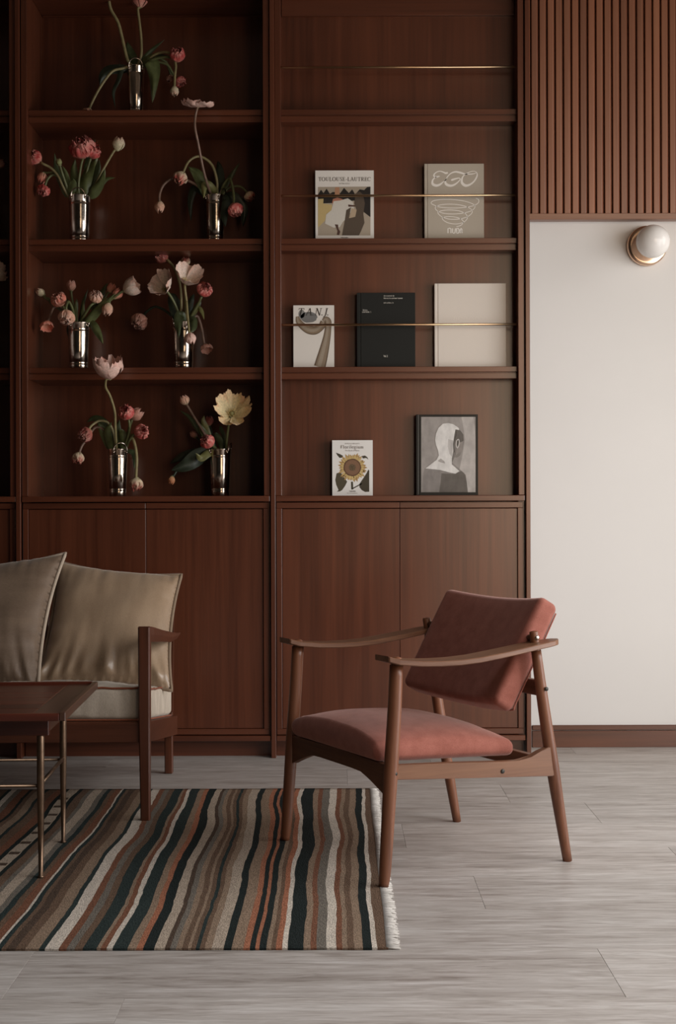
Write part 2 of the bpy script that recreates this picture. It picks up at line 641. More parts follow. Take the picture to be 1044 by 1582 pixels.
bb = MB().box((0.78, Y_WALL - 0.016, 0), (4.0, Y_WALL, 0.066), bevel=0.001)
structure('baseboard_back', 'dark reddish wooden baseboard below the white wall', bb, M['wood_h'])
bo = MB().box((0.78, Y_WALL - 0.012, 0.0685), (4.0, Y_WALL, 0.088), bevel=0.002).build('cap_moulding', M['wood_h'], bpy.data.objects['baseboard_back'])

# ------------------------------------------------------------------ slatted panel above the white wall
PITCH = 12.52 * 5.70 / F_PX
z_rail0 = P(930, 339.5, 5.69).z
z_rail1 = P(930, 330, 5.69).z
slat_root = thing('slatted_wall_panel', 'reddish wooden panel of upright slats above the white wall', 'wall panel', (1.4, 5.72, z_rail0))
x_s0 = 0.742
n_slats = 46
MB().box((x_s0, Y_WALL - 0.012, z_rail0 + 0.004), (x_s0 + n_slats * PITCH, Y_WALL, 3.28)).build('backing_board', M['slat_h'], slat_root)
MB().box((x_s0 + 0.02, Y_WALL - 0.058, z_rail0), (x_s0 + n_slats * PITCH, Y_WALL - 0.012, z_rail1), bevel=0.0015).build('bottom_rail', M['slat_h'], slat_root)
sw = PITCH - 0.0042
d0, d1 = 0.0, -0.042
prof = [(0, d0), (0, d1 + 0.002), (0.002, d1), (sw - 0.0088, d1), (sw - 0.0076, d1 + 0.0008), (sw - 0.0003, d1 + 0.0074), (sw, d1 + 0.010), (sw, d0)]
sm = MB().prism([(a, b_, 0) for a, b_ in prof], (0, 0, 3.27 - z_rail1))
slat_mesh = sm.mesh('slat')
slat_mesh.materials.append(M['slat'])
for k in range(n_slats):
    o = bpy.data.objects.new('slat', slat_mesh)
    o.parent = slat_root
    o.location = Vector((x_s0 + 0.004 + k * PITCH, Y_WALL - 0.012, z_rail1 + 0.0005)) - slat_root.location
    COL.objects.link(o)

# ------------------------------------------------------------------ bookcases
KX = Y_FACE / F_PX


def X(px):
    return (px - 522.0) * KX


def Z(py):
    return CAM_H - (py - 791.0) * KX


Z_TOP = 3.22
SHELF_Y = [-31.2, 168.9, 368.2, 566.8]          # photo heights of the shelf lips
Y_LIP, Y_RAIL2 = Y_FACE + 0.030, Y_FACE + 0.036
Z_COUNTER1, Z_COUNTER0 = Z(765.7), Z(774.4)
Z_BASE1, Z_BASE0 = Z(1136.3), Z(1144.5)


def bookcase(label, x_in0, x_in1, x_up0, x_up1, strip, rods=False, back=5.80):
    """open bay from x_in0 to x_in1 (inner edges), its upright post from x_up0 to x_up1 at the right"""
    Y_BK = back
    xs0, xs1 = x_in0 - strip, x_in1 + strip
    root = thing('bookcase', label, 'bookcase', ((xs0 + xs1) / 2, 5.65, 0), 0, 'built-in bookcase bays')
    MB().box((xs0, Y_BK, Z_BASE0), (xs1, Y_BK + 0.018, Z_TOP)).build('back_panel', M['wood_v'], root)
    for a, b in ((xs0, x_in0), (x_in1, xs1)):
        MB().box((a, Y_FACE, Z_COUNTER1 + 0.0005), (b, Y_FACE + 0.02, Z_TOP), bevel=0.0016, seg=2).build('face_strip', M['wood_v'], root)
    MB().box((xs0, Y_FACE + 0.02, Z_BASE0), (x_in0 - 0.001, Y_BK, Z_TOP)).build('side_panel', M['wood_v'], root)
    MB().box((x_in1 + 0.001, Y_FACE + 0.02, Z_BASE0), (xs1, Y_BK, Z_TOP)).build('side_panel', M['wood_v'], root)
    MB().box((x_up0, Y_FACE - 0.008, 0.0), (x_up1, Y_BK + 0.018, Z_TOP), bevel=0.0018, seg=2).build('upright_post', M['wood_v'], root)
    for k, ly in enumerate(SHELF_Y):
        z1 = Z(ly)
        # corrected for the lip standing a little behind the face
        z1 = CAM_H + (z1 - CAM_H) * Y_LIP / Y_FACE
        sh = MB().box((x_in0 - 0.001, Y_LIP, z1 - 0.0205), (x_in1 + 0.001, Y_BK, z1), bevel=0.0012).build('shelf', M['wood_h'], root)
        MB().box((x_in0 - 0.001, Y_RAIL2, z1 - 0.0465), (x_in1 + 0.001, Y_BK, z1 - 0.0245), bevel=0.0012).box((x_in0, Y_RAIL2 + 0.006, z1 - 0.0245), (x_in1, Y_BK, z1 - 0.0205)).build('shelf_rail', M['wood_h'], sh)
        if k == 0:
            zz = P(210, 27, Y_BK).z
            MB().box((x_in0 + 0.001, Y_BK - 0.016, zz), (x_in1 - 0.001, Y_BK, z1 - 0.047), bevel=0.001).build('cleat', M['wood_h'], sh)
    # counter, base, plinth
    MB().box((xs0 + 0.0005, Y_FACE - 0.006, Z_COUNTER0), (xs1 - 0.0005, Y_BK, Z_COUNTER1), bevel=0.0018, seg=2).build('counter_board', M['wood_h'], root)
    MB().box((xs0 + 0.0005, Y_FACE - 0.004, Z_BASE0), (xs1 - 0.0005, Y_BK, Z_BASE1), bevel=0.0015).build('base_board', M['wood_h'], root)
    MB().box((xs0, Y_FACE + 0.05, 0), (xs1, Y_BK, Z_BASE0 - 0.001)).build('plinth', M['wood_h'], root)
    # two doors
    zd1, zd0 = Z_COUNTER0 - 0.004, Z_BASE1 + 0.003
    xm = (x_in0 + x_in1) / 2 - 0.002
    rail_t, rail_b = 0.0225, 0.0225
    for side, (a, b) in enumerate(((xs0 + 0.002, xm - 0.0008), (xm + 0.0008, xs1 - 0.005))):
        yo = 0.004 if side == 0 else 0.007
        stile_w = strip - 0.002
        pa = a + stile_w if side == 0 else a
        pb = b if side == 0 else b - stile_w
        dr = MB().box((pa + (0.0015 if side == 0 else 0), Y_FACE + yo + 0.007, zd0 + rail_b + 0.001), (pb - (0 if side == 0 else 0.0015), Y_FACE + yo + 0.026, zd1 - rail_t - 0.0025), bevel=0.0012).build('door', M['wood_v'], root)
        MB().box((a, Y_FACE + yo, zd1 - rail_t), (b, Y_FACE + yo + 0.024, zd1), bevel=0.0012).build('top_rail', M['wood_h'], dr)
        MB().box((a, Y_FACE + yo, zd0), (b, Y_FACE + yo + 0.024, zd0 + rail_b), bevel=0.0012).build('bottom_rail', M['wood_h'], dr)
        sa, sb = (a, a + stile_w) if side == 0 else (b - stile_w, b)
        MB().box((sa, Y_FACE + yo - 0.0004, zd0 + rail_b + 0.0003), (sb, Y_FACE + yo + 0.024, zd1 - rail_t - 0.0003), bevel=0.0014, seg=2).build('stile', M['wood_v'], dr)
    if rods:
        for ry in (104.3, 302.4, 501.8):
            z = CAM_H + (Z(ry) - CAM_H) * (Y_FACE + 0.024) / Y_FACE
            MB().tube([(x_in0 - 0.002, Y_FACE + 0.024, z), (x_in1 - 0.004, Y_FACE + 0.024, z)], 0.0046, seg=12).build('guard_rod', M['brass'], root)
    return root


S = 9.2 * KX
# right bay, middle bay, far-left bay
bookcase('rightmost wooden bookcase bay with guard rods, holding books', X(435.2), X(801.2), X(812.2), X(819.2), S, rods=True, back=5.603)
bookcase('middle wooden bookcase bay, its shelves holding silver vases of flowers', X(43.2), X(407.8), X(418.2), X(425.6), S)
bookcase('leftmost wooden bookcase bay, mostly cut off by the frame', X(-349), X(15.8), X(25.2), X(32.6), S)

# ------------------------------------------------------------------ wall sconce
sc_c = P(998.5, 380.3, 5.73)
sconce = thing('wall_sconce', 'round opal globe wall light on a copper disc', 'lamp', (sc_c.x, Y_WALL, sc_c.z))
MB().lathe([(0.0, 0.03), (0.066, 0.030), (0.0745, 0.029), (0.079, 0.025), (0.0805, 0.02), (0.0805, 0.0), (0.0, 0.0)], (sc_c.x, Y_WALL, sc_c.z), (0, -1, 0), 48).build('backplate', M['copper'], sconce)
MB().lathe([(0.03, 0.03), (0.03, 0.062), (0.0, 0.062)], (sc_c.x, Y_WALL, sc_c.z), (0, -1, 0), 32).build('lamp_holder', M['copper'], sconce)
gl = MB()
R = 0.0655
gl.lathe([(R * math.sin(PI * k / 24), -R * math.cos(PI * k / 24)) for k in range(25)], (sc_c.x, 5.615, sc_c.z - 0.003), (0, -1, 0), 48)
gl.build('globe', M['opal'], sconce)
# ------------------------------------------------------------------ rug
RUG_X1, RUG_Y0, RUG_Y1, RUG_T = 0.1065, 3.083, 4.865, 0.005
BK, TN, BR, RS, OR, CR, BG, GR, TL = ((0.016, 0.021, 0.020), (0.235, 0.165, 0.115), (0.13, 0.082, 0.055), (0.17, 0.075, 0.045),
                                     (0.31, 0.125, 0.072), (0.52, 0.455, 0.385), (0.36, 0.29, 0.225), (0.15, 0.13, 0.108), (0.026, 0.036, 0.034))
DB = (0.075, 0.05, 0.036)
stripes = [(948, BR), (935, CR), (912, BK), (890, TN), (873, BR), (860, TN), (845, RS), (820, CR), (795, GR), (780, RS), (762, TN), (722, BK), (708, CR),
           (692, OR), (680, BR), (668, TN), (650, BK), (640, OR), (626, BK), (610, OR), (580, TN), (560, BK), (530, BG), (512, TN), (500, BR), (490, TL),
           (478, BR), (470, TN), (455, BR), (440, TN), (425, GR), (412, DB), (385, BG), (357, BK), (340, OR), (318, TN), (280, TL), (265, CR),
           (250, RS), (240, TN), (226, TL), (205, TL), (185, BR), (165, GR), (145, RS), (110, CR), (95, TL), (80, TN), (60, TN), (35, BR), (12, DB),
           (0, BR), (-14, TL), (-21, CR), (-45, RS), (-62, BR), (-80, TL), (-100, GR), (-135, BG), (-150, GR), (-180, BR), (-196, BK),
           (-236, BG), (-252, BK), (-280, RS), (-310, BR), (-322, TL), (-350, TN), (-368, BR), (-380, BK), (-410, RS), (-430, GR)]
rr = random.Random(4)
cx = -430
while cx > -1500:
    cx -= rr.choice((14, 20, 26, 34))
    stripes.append((cx, rr.choice((BK, TN, BR, RS, CR, GR, TL, BR, TN))))
rug_root = thing('striped_rug', 'flat woven rug in wavy rust, tan, cream and black stripes', 'rug', (-0.9, (RUG_Y0 + RUG_Y1) / 2, 0))
NY = 56


def rug_edge(xf, yy, edge=False):
    t = (yy - RUG_Y0) / (RUG_Y1 - RUG_Y0)
    w = noise.noise(Vector((xf * 1.6, yy * 1.25, 3.1))) * 0.040 + noise.noise(Vector((xf * 7, yy * 3.5, 9.0))) * 0.010
    w += noise.noise(Vector((xf * 31, yy * 22, 1.0))) * 0.0028
    w *= min(1.0, t * 5.0 + 0.05)
    if edge:
        w = noise.noise(Vector((2.0, yy * 2.2, 3.1))) * 0.006
    return xf + w


bounds = [RUG_X1] + [(c / 1.6312 - 522) / F_PX * RUG_Y0 for c, _ in stripes]
rm = MB()
for k, (c, colr) in enumerate(stripes):
    a, b_ = bounds[k], bounds[k + 1]
    nu = max(1, min(3, int((a - b_) / 0.012)))
    va = {}
    for i in range(nu + 1):
        for j in range(NY + 1):
            yy = lerp(RUG_Y0, RUG_Y1, j / NY)
            x0 = rug_edge(a, yy, k == 0)
            x1 = rug_edge(b_, yy)
            yj = yy + (noise.noise(Vector((lerp(a, b_, i / nu) * 9, j * 0.01, 7))) * 0.004 if j in (0, NY) else 0)
            zz = RUG_T + noise.noise(Vector((x0 * 5, yy * 4, 0))) * 0.0006
            va[i, j] = rm.bm.verts.new((lerp(x0, x1, i / nu), yj, zz))
    fs = []
    for i in range(nu):
        for j in range(NY):
            f = rm.bm.faces.new((va[i, j], va[i, j + 1], va[i + 1, j + 1], va[i + 1, j]))
            f.smooth = True
            rm._paint([f], tuple(c_ * (1 + 0.10 * noise.noise(Vector((a * 40 + i, j * 0.35, 2)))) for c_ in colr))
    for j_e, flip in ((0, False), (NY, True)):
        for i in range(nu):
            A, B = va[i, j_e], va[i + 1, j_e]
            lo = [rm.bm.verts.new((v.co.x, v.co.y, 0.0006)) for v in (A, B)]
            f = rm.bm.faces.new((A, B, lo[1], lo[0]))
            rm._paint([f], tuple(c_ * 0.8 for c_ in colr))
# small woven blocks in the pale band at the left
for k in range(11):
    yy = 3.45 + k * 0.125
    xf = (-216 / 1.6312 - 522) / F_PX * RUG_Y0
    xx = rug_edge(xf, yy)
    rm.box((xx - 0.014, yy - 0.012, RUG_T), (xx + 0.014, yy + 0.012, RUG_T + 0.0012), color=DB)
rug_o = rm.build('woven_field', M['rug'], rug_root)
fr = MB()
rf = random.Random(9)
yy = RUG_Y0 + 0.004
while yy < RUG_Y1 - 0.004:
    x0 = rug_edge(RUG_X1, yy, True) - 0.002
    ln = 0.025 + rf.uniform(-0.005, 0.005)
    dy = rf.uniform(-0.008, 0.008)
    fr.tube([(x0 - 0.002, yy, 0.0040), (x0 + ln * 0.5, yy + dy * 0.4, 0.0032 + rf.uniform(0, 0.0012)), (x0 + ln, yy + dy, 0.0022)], [0.0024, 0.0022, 0.0014], seg=5)
    yy += 0.0043
fr.build('fringe', M['fringe'], rug_root, kind='stuff')

# ------------------------------------------------------------------ armchair
CU = Vector((0.886148, 0.463403, 0))
CO = Vector((0.2351, 3.9773, 0))
chair = thing('armchair', 'mid-century wooden armchair with rust upholstered seat and tilting back', 'armchair', CO, math.atan2(CU.y, CU.x))
for sgn in (-1, 1):
    # front legs
    pts = [(-0.2895, sgn * 0.289, RUG_T + 0.0005), (-0.284, sgn * 0.2885, 0.06), (-0.267, sgn * 0.287, 0.29), (-0.255, sgn * 0.286, 0.45), (-0.2485, sgn * 0.285, 0.561)]
    lg = MB().tube(smooth_path(pts, 4), [lerp(0.0125, 0.0185, min(1, k / 8)) if k < 9 else lerp(0.0185, 0.0172, (k - 8) / 8) for k in range(17)], seg=20)
    lg.lathe([(0.0145, 0.0), (0.0145, 0.020), (0.0125, 0.0245), (0.007, 0.0268), (0, 0.0275)], (-0.2485, sgn * 0.285, 0.555), (0, 0, 1), 20)
    leg = lg.build('leg', M['chair_z'], chair, local=True)
    MB().lathe([(0.0052, 0), (0.0052, 0.003), (0, 0.0036)], (-0.262, sgn * (0.285 + 0.0165), 0.289), (0, sgn, 0), 14).build('bolt', M['steel'], leg, local=True)
    # rear legs
    zb = 0.0005
    pts = [(0.289, sgn * 0.279, zb), (0.262, sgn * 0.279, 0.14), (0.233, sgn * 0.279, 0.30), (0.206, sgn * 0.278, 0.46), (0.1885, sgn * 0.277, 0.577)]
    lg = MB().tube(smooth_path(pts, 4), [lerp(0.0125, 0.0178, min(1, k / 7)) if k < 8 else lerp(0.0178, 0.0135, (k - 7) / 9) for k in range(17)], seg=20)
    d = (Vector((0.1885, 0, 0.577)) - Vector((0.206, 0, 0.46))).normalized()
    lg.lathe([(0.0120, 0), (0.0120, 0.050), (0.0112, 0.0535), (0, 0.0545)], Vector((0.1885, sgn * 0.277, 0.575)), d, 20)
    leg = lg.build('leg', M['chair_z'], chair, local=True)
    MB().lathe([(0.0062, 0), (0.0062, 0.003), (0.003, 0.0045), (0, 0.0045)], (0.1835, sgn * (0.277 + 0.0112), 0.612), (0, sgn, 0), 14).build('screw', M['screw'], leg, local=True)
    MB().lathe([(0.0055, 0), (0.0055, 0.003), (0, 0.0036)], (0.2085, sgn * (0.278 + 0.0165), 0.474), (0, sgn, 0), 14).build('bolt', M['steel'], leg, local=True)
    # side rail with the rise towards the rear leg
    top = [(-0.262, 0.309), (-0.10, 0.301), (0.06, 0.291), (0.118, 0.2885), (0.140, 0.2895), (0.160, 0.295), (0.19, 0.3075), (0.228, 0.320)]
    bot = [(0.236, 0.2375), (0.0, 0.254), (-0.262, 0.2715)]
    rail = MB()
    rail.prism([(a, sgn * 0.272, c) for a, c in top + bot], (0, sgn * 0.022, 0))
    bmesh.ops.bevel(rail.bm, geom=[e for e in rail.bm.edges if abs(e.verts[0].co.y - e.verts[1].co.y) < 1e-6], offset=0.002, segments=2, affect='EDGES')
    ro = rail.build('side_rail', M['chair_x'], chair, local=True)
    MB().lathe([(0.0058, 0), (0.0058, 0.002), (0.003, 0.003), (0, 0.0026)], (0.068, sgn * 0.294, 0.2655), (0, sgn, 0), 14).build('bolt', M['steel'], ro, local=True)
    # arm: a thin sprung board
    st = [(-0.291, 0.0345, 0.5735), (-0.288, 0.0375, 0.5728), (-0.26, 0.040, 0.5648), (-0.196, 0.0405, 0.5575), (-0.14, 0.041, 0.555), (-0.08, 0.0415, 0.5550), (-0.02, 0.0415, 0.5585), (0.04, 0.041, 0.5655), (0.09, 0.040, 0.572), (0.135, 0.0385, 0.5785),
          (0.175, 0.036, 0.584), (0.205, 0.033, 0.5875), (0.228, 0.027, 0.59), (0.243, 0.0185, 0.5915), (0.250, 0.009, 0.592), (0.252, 0.0015, 0.5922)]
    am = MB()
    wc = sgn * 0.285
    T = 0.0145
    rings = []
    for (uu, hw, zz) in st:
        b = 0.0022
        hw2 = max(hw, 0.003)
        sec = [(-hw2, b), (-hw2 + b, 0), (hw2 - b, 0), (hw2, b), (hw2, T - b), (hw2 - b, T), (-hw2 + b, T), (-hw2, T - b)]
        rings.append([am.bm.verts.new((uu, wc + q, zz + h)) for q, h in sec])
    for i in range(len(rings) - 1):
        for k in range(8):
            f = am.bm.faces.new((rings[i][k], rings[i][(k + 1) % 8], rings[i + 1][(k + 1) % 8], rings[i + 1][k]))
    am.bm.faces.new(rings[0][::-1])
    am.bm.faces.new(rings[-1])
    am.build('arm', M['chair_x'], chair, local=True)
    # pivot spacer between leg top and back cushion
    MB().tube([(0.1855, sgn * 0.268, 0.610), (0.19, sgn * 0.235, 0.608)], 0.009, seg=14).build('pivot', M['chair_y'], chair, local=True)
# arched front rail
fr_top = [(-0.274, 0.308), (0.0, 0.311), (0.274, 0.308)]
fr_bot = [(0.274, 0.236), (0.240, 0.243), (0.215, 0.256), (0.175, 0.266), (0.09, 0.271), (0.0, 0.2725), (-0.09, 0.271), (-0.145, 0.264), (-0.185, 0.250), (-0.225, 0.233), (-0.274, 0.216)]
fb = []
n_half = len(fr_bot)
sym = [(w_, 0.272 - 0.045 * max(0.0, (abs(w_) - 0.13) / 0.144) ** 1.25) for w_ in [0.274, 0.25, 0.225, 0.2, 0.17, 0.14, 0.09, 0.03, -0.03, -0.09, -0.14, -0.17, -0.2, -0.225, -0.25, -0.274]]
frm = MB().prism([(-0.275, a, c) for a, c in fr_top + sym], (0.020, 0, 0))
frm.build('front_rail', M['chair_y'], chair, local=True)
MB().box((0.205, -0.268, 0.2445), (0.226, 0.268, 0.287), bevel=0.002).build('rear_rail', M['chair_y'], chair, local=True)
MB().box((0.197, -0.268, 0.4535), (0.2165, 0.268, 0.4955), bevel=0.003, seg=2).build('back_stretcher', M['chair_y'], chair, local=True)


def seat_fn(x, y, z):
    u_ = -0.075 + x
    base = lerp(0.3115, 0.2935, (x + 0.213) / 0.426)
    fx = max(0.0, 1 - (abs(x + 0.02) / 0.235) ** 2.6)
    fy = max(0.0, 1 - (abs(y) / 0.25) ** 2.4)
    k = (z + 0.022) / 0.044
    dome = (0.056 * (fx ** 0.7) * (fy ** 0.6)) * k
    zz = base + k * 0.040 + dome
    # front roll-over and soft sides
    return Vector((u_ - 0.006 * k * (1 if x < -0.18 else 0), y * (1 + 0.01 * math.sin(PI * k)), zz + 0.0012 * noise.noise(Vector((x * 14, y * 14, k)))))


MB().slab(0.213, 0.25, 0.022, 0.018, 14, seat_fn).build('seat_cushion', M['rust'], chair, local=True)
BH = Vector((0.152, 0, 0.27)).normalized()
BN = Vector((-BH.z, 0, BH.x))
BC = Vector((0.181, 0, 0.565))


def back_fn(a, b, c):
    bow = -0.026 * (1 - (a / 0.245) ** 2)
    puff = 0.014 * max(0, 1 - (a / 0.245) ** 2) ** 0.7 * max(0, 1 - (b / 0.155) ** 2) ** 0.7 * (c / 0.035)
    p = BC + BH * b + BN * (c + bow + puff) + Vector((0, a, 0))
    return p


MB().slab(0.247, 0.162, 0.034, 0.019, 12, back_fn).build('back_cushion', M['rust'], chair, local=True)
seam = [back_fn(a, b, -0.0335) for a, b in [(-0.242, 0.14), (-0.242, 0.05), (-0.242, -0.05), (-0.2425, -0.135), (-0.235, -0.152), (-0.1, -0.155), (0, -0.155), (0.1, -0.155), (0.235, -0.152)]]
MB().tube(smooth_path(seam, 4), 0.0026, seg=6).build('welt', M['rust'], chair, local=True)

# ------------------------------------------------------------------ sofa
sofa = thing('wooden_sofa', 'dark wooden open-arm sofa with an oatmeal seat cushion, cut off at left', 'sofa', (-1.5, 4.8, 0))
SX1, SX0 = -0.600, -2.46


def tilt(y_):
    return -(y_ - 4.40) * 0.122


for sx, inn in ((SX1, -1), (SX0, 1)):
    # front leg rising into the arm
    lm = MB()
    pts = [(sx + 0.006, 4.375, RUG_T + 0.0005), (sx + 0.004, 4.375, 0.3), (sx + 0.004, 4.376, 0.598)]
    w0, w1 = 0.0145, 0.0185
    A = []
    for (x_, y_, z_), hw in zip(pts, (w0, 0.0175, w1)):
        A.append([lm.bm.verts.new((x_ + a * hw, y_ + b * hw, z_)) for a, b in ((-1, -0.75), (-0.75, -1), (0.75, -1), (1, -0.75), (1, 0.75), (0.75, 1), (-0.75, 1), (-1, 0.75))])
    for i in range(2):
        for k in range(8):
            lm.bm.faces.new((A[i][k], A[i][(k + 1) % 8], A[i + 1][(k + 1) % 8], A[i + 1][k]))
    lm.bm.faces.new(A[0][::-1])
    lm.bm.faces.new(A[-1])
    lm.build('leg', M['sofa_z'], sofa)
    bx = sx - 0.018 if inn < 0 else sx + 0.018
    MB().box((bx - 0.0145, 5.165, 0.0005), (bx + 0.0145, 5.195, 0.235), bevel=0.003).build('leg', M['sofa_z'], sofa)
    MB().prism([(bx - 0.015, 5.163, 0.225), (bx - 0.015, 5.197, 0.225), (bx - 0.015, 5.245, 0.69), (bx - 0.015, 5.215, 0.69)], (0.030, 0, 0)).build('back_post', M['sofa_z'], sofa)
    # tapered arm running back to the post
    am = MB()
    st = [(4.372, 0.553, 0.600, 0.018), (4.42, 0.548, 0.594, 0.024), (4.60, 0.532, 0.570, 0.030), (4.82, 0.511, 0.545, 0.032), (5.02, 0.505, 0.525, 0.030), (5.20, 0.5045, 0.512, 0.020), (5.235, 0.505, 0.509, 0.012)]
    rings = []
    for (y_, zb_, zt_, hw) in st:
        rings.append([am.bm.verts.new(q) for q in ((sx + 0.004 - hw, y_, zb_), (sx + 0.004 + hw * 0.9, y_, zb_), (sx + 0.004 + hw, y_, (zb_ + zt_) / 2), (sx + 0.004 + hw * 0.92, y_, zt_), (sx + 0.004 - hw, y_, zt_))])
    for i in range(len(rings) - 1):
        for k in range(5):
            am.bm.faces.new((rings[i][k], rings[i][(k + 1) % 5], rings[i + 1][(k + 1) % 5], rings[i + 1][k]))
    am.bm.faces.new(rings[0][::-1])
    am.bm.faces.new(rings[-1])
    am.build('arm', M['sofa_y'], sofa)
    MB().prism([(sx - 0.012, 4.385, 0.243), (sx - 0.012, 5.17, 0.237 + tilt(5.17)), (sx - 0.012, 5.17, 0.306 + tilt(5.17)), (sx - 0.012, 4.385, 0.306)], (0.026, 0, 0)).build('side_rail', M['sofa_y'], sofa)
MB().box((SX0 + 0.015, 4.368, 0.243), (SX1 - 0.012, 4.392, 0.306), bevel=0.002).build('front_rail', M['sofa_x'], sofa)
MB().box((SX0 + 0.015, 5.17, 0.145), (SX1 - 0.03, 5.192, 0.208), bevel=0.002).build('rear_rail', M['sofa_x'], sofa)
MB().box((SX0 + 0.03, 5.208, 0.655), (SX1 - 0.024, 5.235, 0.706), bevel=0.004, seg=2).build('back_rail', M['sofa_x'], sofa)
MB().box((SX0 + 0.03, 5.176, 0.30), (SX1 - 0.03, 5.194, 0.34), bevel=0.003).build('back_rail', M['sofa_x'], sofa)
k = 0
xx = SX1 - 0.12
while xx > SX0 + 0.08:
    MB().tube([(xx, 5.186, 0.335), (xx, 5.221, 0.66)], 0.008, seg=8).build('spindle', M['sofa_z'], sofa)
    xx -= 0.115


def cush_fn(x, y, z):
    k = (z + 0.058) / 0.116
    X_, Y_ = x + (SX0 + SX1) / 2 + 0.003, y + 4.735
    fx = max(0, 1 - (abs(x) / 0.945) ** 6)
    fy = max(0, 1 - (abs(y) / 0.345) ** 3)
    wr = noise.noise(Vector((X_ * 9, Y_ * 5, k * 1.5))) * 0.012 + abs(noise.noise(Vector((X_ * 24, Y_ * 7, k * 2)))) * -0.020
    zz = 0.3075 + k * 0.105 + (0.022 * fx * fy + wr * 0.6) * k
    mid = math.sin(PI * k)
    out = 0.010 * mid + wr * mid * 1.3
    sxg = 1 if x > 0 else -1
    return Vector((X_ + (sxg * out if abs(x) > 0.90 else 0), Y_ - (out if y < -0.30 else -out if y > 0.3 else 0), zz + tilt(Y_)))


cu = MB().slab(0.93, 0.34, 0.058, 0.022, 110, cush_fn).build('seat_cushion', M['linen'], sofa)
for zz, dz in ((0.052, 0.0), (-0.056, 0.0)):
    loop = []
    for t in range(0, 61):
        loop.append(cush_fn(-0.92 + 1.84 * t / 60, -0.336, zz))
    for t in range(1, 21):
        loop.append(cush_fn(0.926, -0.33 + 0.66 * t / 20, zz))
    loop = [p + Vector((0, -0.004, 0)) if i < 60 else p + Vector((0.004, 0, 0)) for i, p in enumerate(loop)]
    MB().tube(loop, 0.0032, seg=6).build('piping', M['pipe_rust'], cu, label='rust coloured piping')


def pillow(label, corners, T, mat, pmat, seed, pinch=0.10, bend=0.0):
    """corners: TL, TR, BR, BL as world points"""
    TLc, TRc, BRc, BLc = [Vector(c) for c in corners]
    ctr = (TLc + TRc + BRc + BLc) / 4
    nrm = ((TRc - TLc).cross(BLc - TLc)).normalized()
    if nrm.y > 0:
        nrm = -nrm
    root = thing('throw_pillow', label, 'pillow', ctr, 0, 'velvet pillows on the sofa')

    def base(u, v):
        # u, v in -1..1 ; edges drawn in between the pointed corners
        uu = u * (1 - pinch * (1 - v * v) * abs(u) ** 1.5)
        vv = v * (1 - pinch * (1 - u * u) * abs(v) ** 1.5)
        s, t = (uu + 1) / 2, (vv + 1) / 2
        return TLc.lerp(TRc, s).lerp(BLc.lerp(BRc, s), 1 - t)

    def surf(side):
        def fn(a, b):
            u, v = a * 2 - 1, b * 2 - 1
            p = base(u, v)
            e = max(0.0, (1 - u * u)) * max(0.0, (1 - v * v))
            th = T * e ** 0.42
            # gathers that run out of the seams
            du, dv = 1 - abs(u), 1 - abs(v)
            g = 0
            if e > 0:
                low = 1.0 if v < 0 else 0.22
                corner = 0.35 + 0.9 * (abs(u) ** 2) * (abs(v) ** 2)
                g += math.exp(-du * 5) * (noise.noise(Vector((seed, v * 6, u * 1.2))) * 0.030) * min(1, du * 9) * (0.4 + 0.6 * low) * corner
                g += math.exp(-dv * 4) * (noise.noise(Vector((u * 9 + v * 2.5 * u, seed, v * 1.0))) * 0.046) * min(1, dv * 9) * low * (0.5 + corner)
                g += noise.noise(Vector((u * 1.6 + seed, v * 1.9, seed))) * 0.014 * e ** 0.5
            return p + nrm * side * (th + g * (1 if side > 0 else 0.5)) + Vector((0, 0, -bend * e))
        return fn
    m = MB()
    m.grid(surf(1), 48, 48)
    m.grid(surf(-1), 32, 32)
    bmesh.ops.remove_doubles(m.bm, verts=m.bm.verts[:], dist=0.0004)
    m.build('cover', mat, root)
    loop = []
    for u, v in [(-1 + 2 * k / 48, 1) for k in range(48)] + [(1, 1 - 2 * k / 48) for k in range(48)] + [(1 - 2 * k / 48, -1) for k in range(48)] + [(-1, -1 + 2 * k / 48) for k in range(49)]:
        p = base(u, v)
        loop.append(p + (p - ctr).normalized() * 0.004)
    MB().tube(loop, 0.0062, seg=8, caps=False).build('piping', pmat, root)
    return root


pillow('pale taupe velvet pillow with rounded sheen beside the sofa arm', [P(88, 868, 5.13), P(279, 889, 5.13), P(264, 1066, 4.80), P(52, 1060, 4.80)], 0.085, M['velvet'], M['pipe_brown'], 3.3)
pillow('darker brown velvet pillow with pale piping, left of the taupe one', [P(-128, 884, 5.00), P(100, 856, 5.00), P(58, 1064, 4.66), P(-150, 1064, 4.66)], 0.085, M['velvet_dark'], M['pipe_tan'], 8.1)

# ------------------------------------------------------------------ coffee table
table = thing('coffee_table', 'low rosewood coffee table on slim bronzed metal legs, cut off at left', 'table', (-0.682, 3.55, 0), math.radians(2.5))
TZ = 0.449
TLN = 1.30


def tb(lo, hi, name, mat, parent=table, bev=0.0015):
    return MB().box(lo, hi, bevel=bev, seg=1).build(name, mat, parent, local=True)


